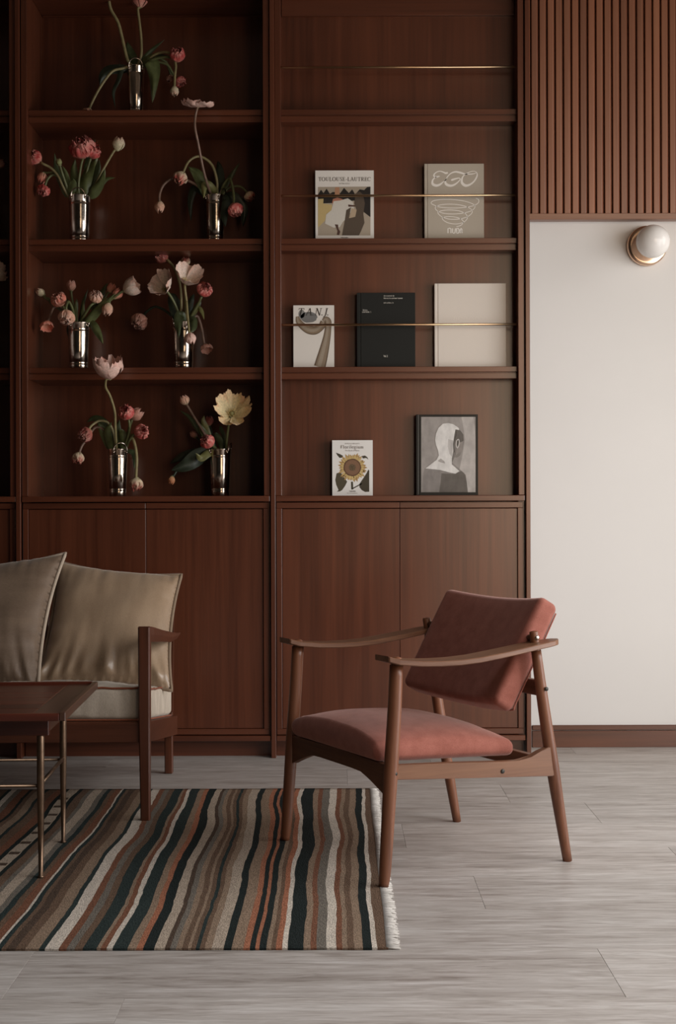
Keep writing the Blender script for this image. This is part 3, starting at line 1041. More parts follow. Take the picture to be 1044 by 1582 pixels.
tb((-TLN, 0.0, TZ - 0.019), (-0.0155, 0.016, TZ), 'front_edge', M['table_x'])
tb((-TLN, 0.634, TZ - 0.019), (-0.0155, 0.65, TZ + 0.004), 'rear_edge', M['table_x'])
tb((-0.0150, 0.0, TZ - 0.019), (0.0, 0.65, TZ + 0.003), 'end_edge', M['table_y'])
tb((-TLN - 0.015, 0.0, TZ - 0.019), (-TLN - 0.0005, 0.65, TZ + 0.003), 'end_edge', M['table_y'])
tb((-0.085, 0.0165, TZ - 0.016), (-0.0155, 0.6335, TZ - 0.003), 'end_board', M['table_y'])
yb = 0.0165
for wdt in (0.105, 0.085, 0.13, 0.11, 0.187):
    tb((-TLN, yb, TZ - 0.016), (-0.0855, yb + wdt - 0.001, TZ - 0.003), 'plank', M['table_x'])
    yb += wdt
ap = tb((-TLN + 0.06, 0.128, 0.374), (-0.062, 0.152, TZ - 0.0165), 'apron', M['table_x'])
tb((-TLN + 0.06, 0.518, 0.374), (-0.062, 0.542, TZ - 0.0165), 'apron', M['table_x'])
tb((-0.086, 0.1525, 0.380), (-0.064, 0.5175, TZ - 0.0165), 'apron', M['table_y'])
for lx in (-0.0845, -TLN + 0.0845):
    for ly in (0.140, 0.530):
        MB().tube([(lx, ly, RUG_T), (lx, ly, RUG_T + 0.004), (lx, ly, 0.010), (lx, ly, 0.12), (lx, ly, 0.245), (lx, ly, 0.373), (lx, ly, 0.378)],
                  [0.0085, 0.0085, 0.0058, 0.0078, 0.0098, 0.0098, 0.008], seg=18).build('leg', M['bronze'], table, local=True)
    MB().tube([(lx, 0.140, 0.247), (lx, 0.530, 0.247)], 0.0055, seg=12).build('stretcher', M['bronze'], table, local=True)
for ly in (0.140, 0.530):
    MB().tube([(-0.0845, ly, 0.243), (-TLN + 0.0845, ly, 0.243)], 0.0042, seg=12).build('stretcher', M['bronze'], table, local=True)
# ------------------------------------------------------------------ printed matter on the book covers
SERIF_T, SERIF_t = 0.15, 0.065


def ring(cx_, cy_, rx, ry, a0=0, a1=360, n=20, T=SERIF_T, t=SERIF_t):
    pts, ws = [], []
    for k in range(n + 1):
        a = math.radians(a0 + (a1 - a0) * k / n)
        pts.append((cx_ + rx * math.cos(a), cy_ + ry * math.sin(a)))
        ws.append(t + (T - t) * abs(math.cos(a)) ** 1.5)
    return pts, ws


def sf(x0, x1, y_):
    return [(x0, y_), (x1, y_)], 0.05


T_, t_ = SERIF_T, SERIF_t
GLYPH = {
    'T': (0.80, [([(.4, 0), (.4, 1)], T_), ([(.05, .97), (.75, .97)], t_), ([(.05, .98), (.04, .78)], t_), ([(.75, .98), (.76, .78)], t_), sf(.24, .56, .025)]),
    'O': (0.98, [ring(.49, .5, .40, .49, n=28)]),
    'U': (0.92, [([(.2, 1), (.2, .3), (.26, .1), (.45, .02), (.62, .1), (.7, .3)], [T_, T_, .12, .07, t_, t_]), ([(.7, .3), (.7, 1)], t_), sf(.04, .38, .975), sf(.56, .86, .975)]),
    'L': (0.72, [([(.2, 0), (.2, 1)], T_), sf(.05, .38, .975), ([(.05, .03), (.66, .03)], t_), ([(.66, .02), (.68, .26)], t_)]),
    'S': (0.62, [([(.52, .76), (.48, .92), (.32, .99), (.14, .92), (.1, .74), (.2, .6), (.42, .45), (.53, .3), (.5, .1), (.32, .01), (.13, .07), (.08, .25)], [t_, t_, t_, .1, .13, T_, T_, T_, .12, t_, t_, t_])]),
    'E': (0.72, [([(.2, 0), (.2, 1)], T_), ([(.05, .97), (.62, .97)], t_), ([(.62, .98), (.63, .76)], t_), ([(.2, .52), (.5, .52)], t_), ([(.5, .64), (.5, .4)], t_), ([(.05, .03), (.65, .03)], t_), ([(.65, .02), (.67, .25)], t_)]),
    'A': (0.90, [([(.1, 0), (.43, 1)], t_), ([(.43, 1), (.78, 0)], T_), ([(.22, .34), (.64, .34)], t_), sf(.0, .24, .025), sf(.62, .92, .025)]),
    'R': (0.84, [([(.2, 0), (.2, 1)], T_), ([(.05, .97), (.42, .97), (.6, .88), (.64, .74), (.58, .58), (.42, .5), (.2, .5)], [t_, t_, .11, T_, .11, t_, t_]), ([(.42, .5), (.62, .12), (.8, .01)], [.1, T_, .08]), sf(.05, .37, .025)]),
    'C': (0.88, [ring(.47, .5, .40, .49, 42, 318, n=24), ([(.78, .98), (.78, .72)], t_)]),
    '-': (0.50, [([(.1, .4), (.42, .4)], .085)]),
    'N': (0.95, [([(.18, 0), (.18, 1)], t_), ([(.18, 1), (.76, 0)], T_), ([(.76, 0), (.76, 1)], t_), sf(.03, .3, .025), sf(.02, .24, .975), sf(.62, .9, .975)]),
    'J': (0.48, [([(.3, 1), (.3, .1), (.22, -.12), (.02, -.22)], [T_, T_, .1, t_]), sf(.14, .46, .975)]),
    '.': (0.34, [([(.12, .0), (.12, .13)], .13)]),
    'F': (0.68, [([(.2, 0), (.2, 1)], T_), ([(.05, .97), (.6, .97)], t_), ([(.6, .98), (.61, .76)], t_), ([(.2, .5), (.48, .5)], t_), ([(.48, .62), (.48, .38)], t_), sf(.05, .37, .025)]),
    'l': (0.36, [([(.18, 0), (.18, 1.02)], .12), sf(.05, .31, .025), sf(.05, .18, .99)]),
    'o': (0.64, [ring(.31, .32, .24, .32, T=.13)]),
    'r': (0.48, [([(.16, 0), (.16, .64)], .12), ([(.16, .4), (.26, .6), (.40, .62)], [t_, .08, .12]), sf(.03, .3, .025)]),
    'i': (0.36, [([(.18, 0), (.18, .64)], .12), ([(.18, .82), (.18, .94)], .12), sf(.05, .31, .025), sf(.05, .18, .62)]),
    'e': (0.58, [ring(.3, .32, .23, .32, 5, 320, T=.13), ([(.08, .36), (.52, .36)], t_)]),
    'g': (0.60, [ring(.28, .42, .19, .22, T=.12), ring(.28, -.12, .23, .14, T=.10), ([(.14, .24), (.12, .1), (.3, .02)], .07), ([(.42, .58), (.54, .62)], .07)]),
    'u': (0.66, [([(.16, .64), (.16, .2), (.24, .04), (.38, .04), (.48, .16)], [.12, .12, .1, t_, t_]), ([(.48, 0), (.48, .64)], .12), sf(.04, .16, .62), sf(.36, .48, .62), sf(.48, .6, .025)]),
    'm': (1.0, [([(.16, 0), (.16, .64)], .12), ([(.16, .45), (.3, .62), (.44, .58), (.48, .42), (.48, 0)], [t_, t_, .1, .12, .12]), ([(.48, .45), (.62, .62), (.76, .58), (.8, .42), (.8, 0)], [t_, t_, .1, .12, .12]), sf(.04, .28, .025), sf(.37, .6, .025), sf(.68, .93, .025), sf(.04, .16, .62)]),
}


class Print:
    """flat print on a cover whose front lies at depth Y; positions are photo positions on that cover"""

    def __init__(self, Y):
        self.Y = Y
        self.m = MB()
        self.layer = 1

    def pt(self, x, y):
        p = P(x, y, self.Y)
        return Vector((p.x, self.Y - 0.00016 * self.layer, p.z))

    def poly(self, pts, color):
        q = [self.pt(*p) for p in pts]
        for tri in tessellate_polygon([q]):
            self.m.poly([q[i] for i in tri], color)
        return self

    def ribbon(self, pts, w, color, smooth=0):
        if not isinstance(w, (list, tuple)):
            w = [w] * len(pts)
        if smooth:
            q = smooth_path([(a, b, c) for (a, b), c in zip(pts, w)], smooth)
            pts, w = [(p.x, p.y) for p in q], [p.z for p in q]
        L_, R_ = [], []
        n = len(pts)
        for i in range(n):
            a, b = pts[max(0, i - 1)], pts[min(n - 1, i + 1)]
            d = Vector((b[0] - a[0], b[1] - a[1]))
            d = d.normalized() if d.length > 1e-9 else Vector((1, 0))
            h = w[i] / 2
            L_.append((pts[i][0] - d.y * h, pts[i][1] + d.x * h))
            R_.append((pts[i][0] + d.y * h, pts[i][1] - d.x * h))
        for i in range(n - 1):
            self.m.poly([self.pt(*L_[i]), self.pt(*L_[i + 1]), self.pt(*R_[i + 1]), self.pt(*R_[i])], color)
        return self

    def ellipse(self, x, y, rx, ry, color, n=24, jag=0.0, seed=0):
        r = random.Random(seed)
        return self.poly([(x + rx * math.cos(2 * PI * k / n) * (1 + r.uniform(-jag, jag)), y + ry * math.sin(2 * PI * k / n) * (1 + r.uniform(-jag, jag))) for k in range(n)], color)

    def serif(self, text, x0, x1, base, cap, color, shear=0.0, gap=0.06, bold=1.0):
        tot = sum(GLYPH[c][0] + gap for c in text) - gap
        k = (x1 - x0) / tot
        cx_ = 0.0
        for c in text:
            wd, strokes = GLYPH[c]
            for pts, w in strokes:
                q = [(x0 + (cx_ + a) * k + shear * b * cap, base - b * cap) for a, b in pts]
                ww = [v * cap * bold for v in w] if isinstance(w, (list, tuple)) else w * cap * bold
                self.ribbon(q, ww, color)
            cx_ += wd + gap
        return self

    def sans(self, text, x0, x1, y0, y1, color, bold=0.0):
        cu_ = bpy.data.curves.new('lettering', 'FONT')
        cu_.body = text
        cu_.resolution_u = 3
        cu_.offset = bold
        ob = bpy.data.objects.new('lettering', cu_)
        COL.objects.link(ob)
        dg = bpy.context.evaluated_depsgraph_get()
        me = bpy.data.meshes.new_from_object(ob.evaluated_get(dg))
        bpy.data.objects.remove(ob)
        bpy.data.curves.remove(cu_)
        xs = [v.co.x for v in me.vertices]
        ys = [v.co.y for v in me.vertices]
        ax, bx, ay, by = min(xs), max(xs), min(ys), max(ys)
        pts = [self.pt(lerp(x0, x1, (v.co.x - ax) / (bx - ax)), lerp(y1, y0, (v.co.y - ay) / (by - ay))) for v in me.vertices]
        for p in me.polygons:
            try:
                self.m.poly([pts[i] for i in p.vertices], color)
            except ValueError:
                pass
        bpy.data.meshes.remove(me)
        return self

    def specks(self, x0, x1, y0, y1, color, seed):
        """a line of print too small to read in the photograph"""
        r = random.Random(seed)
        x = x0
        while x < x1 - 0.8:
            w = r.uniform(0.7, 1.1)
            if r.random() < 0.12:
                x += 0.9
                continue
            top = y0 if r.random() < 0.3 else lerp(y0, y1, 0.3)
            self.ribbon([(x + 0.15, top), (x + 0.15, y1)], 0.28, color)
            if r.random() < 0.7:
                self.ribbon([(x + w - 0.2, lerp(y0, y1, 0.3)), (x + w - 0.2, y1)], 0.28, color)
            self.ribbon([(x, lerp(y0, y1, r.choice((0.35, 0.9)))), (x + w - 0.1, lerp(y0, y1, r.choice((0.35, 0.9))))], 0.26, color)
            x += w + 0.2
        return self

    def up(self):
        self.layer += 1
        return self

    def build(self, parent, name='cover_print', mat=None):
        m = self.m
        mesh = bpy.data.meshes.new(name)
        # all print faces look out of the cover
        for f in m.bm.faces:
            f.normal_update()
            if f.normal.y > 0:
                f.normal_flip()
        m.bm.to_mesh(mesh)
        m.bm.free()
        mesh.materials.append(mat or M['ink'])
        off = Vector()
        p = parent
        while p is not None:
            off += p.location
            p = p.parent
        mesh.transform(Matrix.Translation(-off))
        o = bpy.data.objects.new(name, mesh)
        o.parent = parent
        COL.objects.link(o)
        return o


def book(label, x0, x1, ytop, zb, Y, thick, mat, hinge=0, group=None, page_mat=None, name='book'):
    a, b = P(x0, ytop, Y), P(x1, ytop, Y)
    root = thing(name, label, 'book', ((a.x + b.x) / 2, Y, zb), 0, group)
    bd = 0.0022 if hinge else 0.0009
    lo, hi = (a.x, zb + 0.0004), (b.x, a.z)
    hx = a.x + (P(x0 + hinge, ytop, Y).x - a.x) if hinge else a.x
    cv = MB()
    if hinge:
        # board, groove, spine edge
        cv.box((hx + 0.0018, Y, lo[1]), (hi[0], Y + bd, hi[1]), bevel=0.0005)
        cv.box((a.x + 0.001, Y + 0.0016, lo[1]), (hx + 0.003, Y + bd + 0.001, hi[1]))
        cv.box((a.x, Y + 0.0006, lo[1]), (hx - 0.0016, Y + thick, hi[1]), bevel=0.0008)
    else:
        cv.box((a.x, Y, lo[1]), (hi[0], Y + bd, hi[1]))
        cv.box((a.x, Y + bd, lo[1]), (a.x + 0.001, Y + thick, hi[1]))
    cv.box((a.x + 0.0005, Y + thick - bd, lo[1]), (hi[0], Y + thick, hi[1]))
    cv.build('cover', mat, root)
    ins = 0.003 if hinge else 0.0004
    MB().box(((hx if hinge else a.x + 0.001) + 0.0008, Y + bd + 0.0002, lo[1] + ins), (hi[0] - ins, Y + thick - bd - 0.0002, hi[1] - ins)).build('pages', M['pages'], root)
    return root


def shelf_z(ly):
    return CAM_H + (Z(ly) - CAM_H) * Y_LIP / Y_FACE


BY = 5.566
INK = (0.035, 0.03, 0.027)
PAPER = (0.80, 0.755, 0.70)
# --- white book with an abstract picture
bk = book('white paperback titled in serif capitals above a picture of cut-out shapes', 487, 577.2, 263.5, shelf_z(368.2), BY, 0.012, cover_mat('paper_cover_warm', PAPER))
pr = Print(BY)


def cc(ox, oy, s):
    return lambda pts: [(ox + a / s, oy + b / s) for a, b in pts]


c1 = cc(475, 250, 8.7)
pr.poly(c1([(140, 338), (845, 332), (845, 990), (140, 990)]), (0.42, 0.35, 0.27)).up()
pr.poly(c1([(140, 440), (140, 560), (330, 555), (640, 520), (760, 680), (845, 745), (845, 335), (800, 340), (760, 380), (700, 370), (640, 440), (600, 370), (555, 420), (490, 350), (440, 420), (340, 405), (300, 430), (255, 360), (215, 420), (180, 375)]), (0.022, 0.018, 0.016)).up()
pr.poly(c1([(140, 500), (215, 495), (210, 560), (330, 580), (335, 650), (250, 700), (235, 790), (140, 885)]), (0.56, 0.42, 0.19))
pr.poly(c1([(370, 345), (425, 340), (432, 450), (365, 450)]), (0.5, 0.26, 0.15))
pr.poly(c1([(340, 500), (400, 480), (470, 500), (480, 560), (330, 560)]), (0.48, 0.2, 0.13)).up()
pr.poly(c1([(350, 530), (440, 520), (540, 490), (610, 540), (625, 640), (560, 700), (520, 770), (480, 800), (430, 880), (350, 885), (235, 830), (250, 710), (320, 650)]), (0.66, 0.62, 0.55)).up()
pr.poly(c1([(590, 620), (670, 650), (680, 720), (600, 770), (560, 770)]), (0.5, 0.38, 0.26)).up()
pr.poly(c1([(640, 430), (700, 400), (745, 440), (770, 560), (750, 700), (765, 820), (720, 930), (690, 990), (465, 990), (500, 800), (520, 650), (585, 610), (555, 760), (640, 740), (660, 650), (630, 560)]), (0.1, 0.073, 0.052))
pr.poly(c1([(365, 840), (410, 845), (415, 900), (440, 940), (425, 985), (395, 980), (405, 930)]), (0.09, 0.045, 0.035))
pr.poly(c1([(545, 575), (640, 585), (640, 602), (550, 605)]), (0.09, 0.04, 0.03))
pr.serif('TOULOUSE-LAUTREC', *[475 + v / 8.7 for v in (146, 850)], 250 + 259 / 8.7, 52 / 8.7, (0.12, 0.10, 0.085), bold=1.0)
pr.sans('MATTHIAS ARNOLD', 475 + 425 / 8.7, 475 + 568 / 8.7, 250 + 285 / 8.7, 250 + 301 / 8.7, (0.2, 0.17, 0.15))
pr.sans('TASCHEN', 475 + 443 / 8.7, 475 + 545 / 8.7, 250 + 1012 / 8.7, 250 + 1026 / 8.7, (0.1, 0.08, 0.07), bold=0.02)
pr.build(bk)

# --- grey-beige cloth book
bk = book('grey-beige cloth book with big white curling letters and a drawn spiral', 655.3, 747.2, 253, shelf_z(368.2), BY, 0.028, cover_mat('stone_cloth_cover', (0.47, 0.41, 0.335), bump=0.15), hinge=4.2)
pr = Print(BY)
e1 = cc(645, 245, 8.7)
W_ = (0.84, 0.79, 0.73)


def rb(pts, c=W_, n=5):
    pr.ribbon(e1([(a, b) for a, b, w in pts]), [w / 8.7 for a, b, w in pts], c, smooth=n)


rb([(405, 190, 24), (375, 196, 24), (345, 182, 18), (300, 170, 13), (255, 182, 14), (222, 212, 18), (222, 238, 22), (250, 246, 22), (290, 238, 16), (296, 236, 12)])
rb([(250, 246, 12), (215, 272, 16), (198, 305, 24), (205, 345, 34), (250, 362, 34), (300, 348, 26), (345, 312, 15), (378, 285, 12), (400, 245, 14), (445, 200, 16), (505, 178, 22), (570, 188, 26), (630, 207, 20), (670, 208, 12)])
rb([(385, 270, 12), (370, 305, 22), (385, 345, 34), (440, 364, 32), (495, 350, 24), (545, 312, 16), (572, 278, 14), (556, 262, 13), (515, 270, 20), (470, 284, 26), (450, 292, 18)])
rb([(660, 207, 12), (620, 228, 14), (596, 270, 22), (596, 325, 34), (640, 362, 36), (700, 350, 26), (755, 308, 20), (792, 250, 20), (800, 205, 15), (780, 176, 9), (740, 170, 9), (690, 184, 10), (655, 205, 13), (700, 210, 14), (750, 204, 12), (795, 190, 6)])
sp = [(780, 530), (815, 548), (820, 585), (790, 615), (740, 636), (620, 658), (450, 664), (300, 652), (215, 622), (180, 598), (215, 566), (320, 550), (460, 550), (600, 566), (710, 596), (765, 630), (762, 668), (710, 706), (600, 735), (450, 745), (320, 728), (255, 695), (238, 655), (300, 624), (420, 612), (560, 622), (670, 652), (730, 695), (725, 738), (660, 785), (560, 812), (440, 815), (340, 790), (285, 750), (275, 718), (340, 698), (440, 690), (560, 704), (640, 740), (668, 790), (640, 840), (570, 872), (480, 878), (390, 856), (335, 815), (340, 792), (400, 780), (490, 784), (570, 806), (612, 840), (600, 880), (570, 902), (520, 915)]
pr.build(bk, 'lettering')
pr = Print(BY)
rb([(a, b, 9) for a, b in sp], n=4)
pr.build(bk, 'cover_print')
pr = Print(BY)
for pts in ([(408, 1003), (408, 940), (432, 936), (448, 945), (448, 1003)], [(470, 938), (470, 995), (484, 1003), (500, 998), (508, 938)], [(524, 1003), (524, 938), (545, 938), (556, 955), (556, 988), (545, 1003), (524, 1003)], [(572, 1003), (574, 950), (584, 938), (594, 950), (597, 1003)]):
    rb([(a, b, 15) for a, b in pts], n=1)
rb([(572, 976, 9), (596, 976, 9)], n=1)
pr.build(bk, 'lettering')

# --- slim cream magazine
bk = book('slim cream book with italic capitals over a bent clay tube', 453, 516, 471.8, shelf_z(566.8), BY, 0.009, cover_mat('cream_paper_cover', (0.78, 0.73, 0.67)))
pr = Print(BY)
t1 = cc(440, 460, 11.6)


def tube_print(pts, c, e, n=5):
    w = [p[2] / 11.6 for p in pts]
    q = t1([(a, b) for a, b, _ in pts])
    pr.ribbon(q, w, e, smooth=n)
    pr.up()
    pr.ribbon(q, [v * 0.78 for v in w], c, smooth=n)
    pr.up()
    pr.ribbon([(x - v * 0.08, y) for (x, y), v in zip(q, w)], [v * 0.35 for v in w], mixc(c, (0.5, 0.44, 0.36), 0.35), smooth=n)


pr.ellipse(440 + 300 / 11.6, 460 + 290 / 11.6, 5.0, 6.4, (0.25, 0.24, 0.23))
pr.ellipse(440 + 425 / 11.6, 460 + 350 / 11.6, 13.2, 8.4, (0.20, 0.195, 0.19), jag=0.05, seed=2)
pr.up()
tube_print([(225, 335, 58), (245, 420, 100), (310, 500, 120), (420, 570, 150), (540, 585, 150), (640, 530, 120), (700, 440, 130)], (0.26, 0.19, 0.125), (0.13, 0.085, 0.055))
pr.up()
tube_print([(690, 420, 70), (735, 385, 100), (772, 430, 120), (775, 540, 112), (755, 700, 128), (712, 900, 160), (665, 1090, 190), (625, 1238, 205)], (0.27, 0.2, 0.14), (0.14, 0.095, 0.062))
pr.up()
pr.serif('T.A.N.J.', 440 + 225 / 11.6, 440 + 795 / 11.6, 460 + 318 / 11.6, 130 / 11.6, (0.05, 0.042, 0.036), shear=0.22, gap=0.0, bold=0.85)
pr.build(bk)

# --- black book
bk = book('matt black hardback with tiny white lines of print', 551, 641.2, 452.3, shelf_z(566.8), BY, 0.03, cover_mat('black_cloth_cover', (0.011, 0.0115, 0.010), rough=0.6), hinge=5.5)
pr = Print(BY)
b1 = lambda v: 540 + v / 8.7
b2 = lambda v: 440 + v / 8.7
wi = (0.6, 0.56, 0.5)
pr.specks(b1(458), b1(607), b2(138), b2(157), wi, 1)
pr.specks(b1(458), b1(712), b2(168), b2(190), wi, 2)
pr.specks(b1(458), b1(592), b2(231), b2(250), wi, 3)
pr.specks(b1(170), b1(247), b2(328), b2(349), wi, 4)
pr.specks(b1(170), b1(298), b2(353), b2(375), wi, 5)
pr.sans('Vol. 2', b1(455), b1(511), b2(944), b2(972), wi, bold=0.02)
pr.build(bk, 'lettering')

# --- large blank cream book
bk = book('largest book, plain pale cream cloth with faint blind stamping', 671, 781.2, 438, shelf_z(566.8), BY, 0.03, cover_mat('pale_cream_cloth_cover', (0.74, 0.665, 0.59), bump=0.2), hinge=4.6)
pr = Print(BY)
q1 = cc(655, 425, 6.525)
for k, (a, w) in enumerate(((300, 26), (345, 40), (400, 30), (452, 44), (515, 34), (560, 30), (598, 34))):
    pr.ribbon(q1([(a, 452), (a + w * 0.2, 420), (a + w * 0.8, 424), (a + w, 450), (a + w * 0.5, 462), (a, 452)]), 0.55, (0.80, 0.725, 0.65), smooth=3)
pr.build(bk, 'blind_stamp')

# --- sunflower book
YB2 = 5.562
bk = book('small white book with a yellow sunflower and brown leaves on its cover', 513, 575.5, 680.2, Z_COUNTER1, YB2, 0.03, cover_mat('white_board_cover', (0.82, 0.79, 0.755)), hinge=0)
pr = Print(YB2)
f1 = cc(500, 670, 11.6)
LF = (0.06, 0.048, 0.03)
pr.poly(f1([(215, 340), (290, 365), (350, 400), (330, 430), (285, 435), (245, 390)]), LF)
pr.poly(f1([(680, 400), (740, 392), (780, 420), (800, 465), (760, 435), (700, 445)]), LF)
pr.poly(f1([(230, 710), (300, 690), (420, 860), (380, 940), (330, 1010), (290, 1035), (235, 1040), (265, 1010), (225, 920), (207, 830)]), (0.085, 0.068, 0.042))
pr.poly(f1([(640, 900), (680, 840), (760, 720), (800, 640), (815, 660), (815, 1040), (740, 1045), (680, 1010), (640, 960)]), LF)
pr.ribbon(f1([(505, 860), (510, 1000)]), 3.2, LF)
pr.ribbon(f1([(515, 985), (680, 895)]), 1.7, LF)
pr.up()
rp = random.Random(5)
for lay, (r0, r1, n, colr) in enumerate(((140, 268, 30, (0.46, 0.29, 0.11)), (135, 235, 26, (0.66, 0.48, 0.20)))):
    for k in range(n):
        a = 2 * PI * (k + 0.5 * lay) / n + rp.uniform(-0.05, 0.05)
        rl = r1 * rp.uniform(0.88, 1.04)
        cvar = mixc(colr, (0.32, 0.17, 0.07), rp.uniform(0, 0.35))
        q = []
        for rr_, da in ((r0, -0.10), (lerp(r0, rl, .55), -0.125), (rl, 0.0), (lerp(r0, rl, .55), 0.125), (r0, 0.10)):
            q.append((515 + rr_ * math.cos(a + da), 605 + rr_ * math.sin(a + da)))
        pr.poly(f1(q), cvar)
    pr.up()
pr.ellipse(500 + 512 / 11.6, 670 + 605 / 11.6, 158 / 11.6, 158 / 11.6, (0.12, 0.058, 0.032), jag=0.03)
pr.up()
pr.ellipse(500 + 512 / 11.6, 670 + 605 / 11.6, 138 / 11.6, 138 / 11.6, (0.22, 0.115, 0.065))
pr.up()
pr.ellipse(500 + 512 / 11.6, 670 + 605 / 11.6, 62 / 11.6, 62 / 11.6, (0.11, 0.075, 0.04), jag=0.08, seed=3)
pr.up()
for k in range(70):
    a, r_ = k * 2.39996, 132 * math.sqrt((k + 4) / 75)
    pr.ellipse(500 + (512 + r_ * math.cos(a)) / 11.6, 670 + (605 + r_ * math.sin(a)) / 11.6, 0.55, 0.55, (0.30, 0.18, 0.11), n=5)
pr.serif('Florilegium', 500 + 300 / 11.6, 500 + 718 / 11.6, 670 + 265 / 11.6, 58 / 11.6, (0.16, 0.12, 0.105), bold=1.0)
pr.sans("BASILIUS BESLER'S", 500 + 380 / 11.6, 500 + 640 / 11.6, 670 + 168 / 11.6, 670 + 187 / 11.6, (0.2, 0.16, 0.14))
pr.sans('The Book of Plants', 500 + 382 / 11.6, 500 + 640 / 11.6, 670 + 290 / 11.6, 670 + 314 / 11.6, (0.2, 0.16, 0.14))
pr.sans('TASCHEN', 500 + 456 / 11.6, 500 + 572 / 11.6, 670 + 1020 / 11.6, 670 + 1042 / 11.6, (0.1, 0.08, 0.07), bold=0.02)
pr.specks(500 + 415 / 11.6, 500 + 602 / 11.6, 670 + 1058 / 11.6, 670 + 1072 / 11.6, (0.35, 0.31, 0.28), 8)
pr.build(bk)

# --- black bordered picture book
bk = book('tall black-bordered book with a grey photograph of a person seen from behind', 642.5, 738, 640.5, Z_COUNTER1, YB2, 0.032, cover_mat('black_board_cover', (0.012, 0.012, 0.011), rough=0.4), hinge=4.6)
pr = Print(YB2)
h1 = cc(630, 630, 8.7)
pr.poly(h1([(178, 122), (908, 122), (908, 1135), (178, 1135)]), (0.30, 0.275, 0.26)).up()
pr.poly(h1([(720, 122), (880, 122), (908, 400), (908, 1135), (800, 1135), (780, 900), (690, 840), (720, 700), (770, 420)]), (0.42, 0.39, 0.37)).up()
pr.poly(h1([(225, 820), (300, 760), (400, 720), (600, 740), (700, 830), (760, 880), (785, 980), (805, 1135), (190, 1135), (195, 1000)]), (0.22, 0.2, 0.19)).up()
pr.poly(h1([(450, 880), (620, 890), (720, 850), (770, 900), (790, 1000), (805, 1135), (420, 1135), (440, 1000)]), (0.11, 0.098, 0.09)).up()
pr.poly(h1([(640, 250), (700, 300), (745, 360), (752, 430), (735, 560), (700, 640), (660, 668), (625, 665), (600, 720), (585, 760), (540, 700), (560, 450)]), (0.17, 0.155, 0.145)).up()
pr.poly(h1([(640, 250), (700, 300), (745, 360), (748, 440), (700, 470), (640, 460), (625, 400)]), (0.10, 0.09, 0.083)).up()
pr.poly(h1([(690, 470), (740, 450), (730, 570), (690, 640), (640, 650), (650, 560)]), (0.25, 0.225, 0.21)).up()
pr.poly(h1([(625, 640), (660, 625), (705, 590), (690, 650), (655, 668), (625, 665)]), (0.2, 0.18, 0.165)).up()
pr.poly(h1([(365, 430), (375, 350), (410, 270), (470, 215), (540, 205), (610, 222), (680, 270), (690, 300), (640, 290), (620, 380), (608, 480), (610, 580), (590, 680), (588, 760), (690, 850), (640, 885), (560, 870), (430, 835), (235, 815), (300, 765), (385, 700), (415, 640), (400, 560), (375, 500)]), (0.66, 0.64, 0.62)).up()
pr.poly(h1([(540, 420), (610, 440), (606, 540), (590, 660), (560, 620), (535, 520)]), (0.48, 0.455, 0.44))
pr.poly(h1([(400, 715), (440, 680), (490, 720), (500, 748), (440, 735)]), (0.36, 0.335, 0.32))
pr.ribbon(h1([(655, 440), (648, 500), (665, 540), (690, 480), (680, 425), (655, 440)]), 1.6, (0.5, 0.47, 0.45), smooth=4)
pr.poly(h1([(662, 440), (678, 440), (672, 510), (660, 505)]), (0.05, 0.045, 0.04))
pr.ribbon(h1([(640, 300), (650, 360), (625, 430), (615, 520), (622, 600)]), 1.2, (0.05, 0.045, 0.042), smooth=3)
pr.build(bk, mat=M['photo_ink'])
pr = Print(YB2 + 0.0006)
pr.layer = 6
pr.ribbon([(630 + 142 / 8.7, 630 + 95 / 8.7), (630 + 140 / 8.7, 630 + 1165 / 8.7)], 0.9, (0.14, 0.14, 0.13))
pr.build(bk, 'spine_line')
# ------------------------------------------------------------------ silver bucket vases
VY = 5.655


def vase_parts(root, hgt, r_top, r_bot):
    prof = [(0.0, 0.0), (r_bot - 0.002, 0.0), (r_bot, 0.002)]

    def rad(t):
        return lerp(r_bot, r_top, t)
    for t, d in ((0.10, 0), (0.135, 0), (0.142, -0.0012), (0.152, 0.0006), (0.162, -0.0012), (0.17, 0), (0.5, 0), (0.80, 0), (0.835, 0), (0.842, -0.0012), (0.852, 0.0006), (0.862, -0.0012), (0.87, 0), (0.975, 0)):
        prof.append((rad(t) + d, hgt * t))
    prof += [(r_top + 0.0012, hgt * 0.985), (r_top + 0.0012, hgt), (r_top - 0.0014, hgt), (r_top - 0.003, hgt * 0.97), (rad(0.5) - 0.003, hgt * 0.5), (r_bot - 0.003, 0.006), (0, 0.006)]
    MB().lathe(prof, (0, 0, 0), (0, 0, 1), 48).build('body', M['silver'], root, local=True)
    for s in (-1, 1):
        # a ring standing upright at each side of the rim
        ring_r = 0.027
        pts = [(s * (r_top + 0.0035), ring_r * math.cos(PI * k / 20), hgt - 0.004 + ring_r * math.sin(PI * k / 20)) for k in range(21)]
        pts = [(s * (r_top + 0.0015 - 0.0012), ring_r, hgt - 0.016)] + pts + [(s * (r_top + 0.0015 - 0.0012), -ring_r, hgt - 0.016)]
        pts = [(x - s * 0.008 * (abs(y) / ring_r) ** 2, y, z) for x, y, z in pts]
        h = MB().tube(pts, 0.0024, seg=8).build('ring_handle', M['silver'], root, local=True)
        lg = MB()
        for q in (-1, 1):
            lg.lathe([(0.0, -0.002), (0.0046, -0.002), (0.0046, 0.003), (0, 0.0036)], (s * (r_top - 0.0085), q * ring_r, hgt - 0.014), (s, q * 0.8, 0), 12)
        lg.build('lug', M['silver'], h, local=True)


def Zs(row):
    return Z_COUNTER1 if row == 3 else shelf_z([168.9, 368.2, 566.8][row])


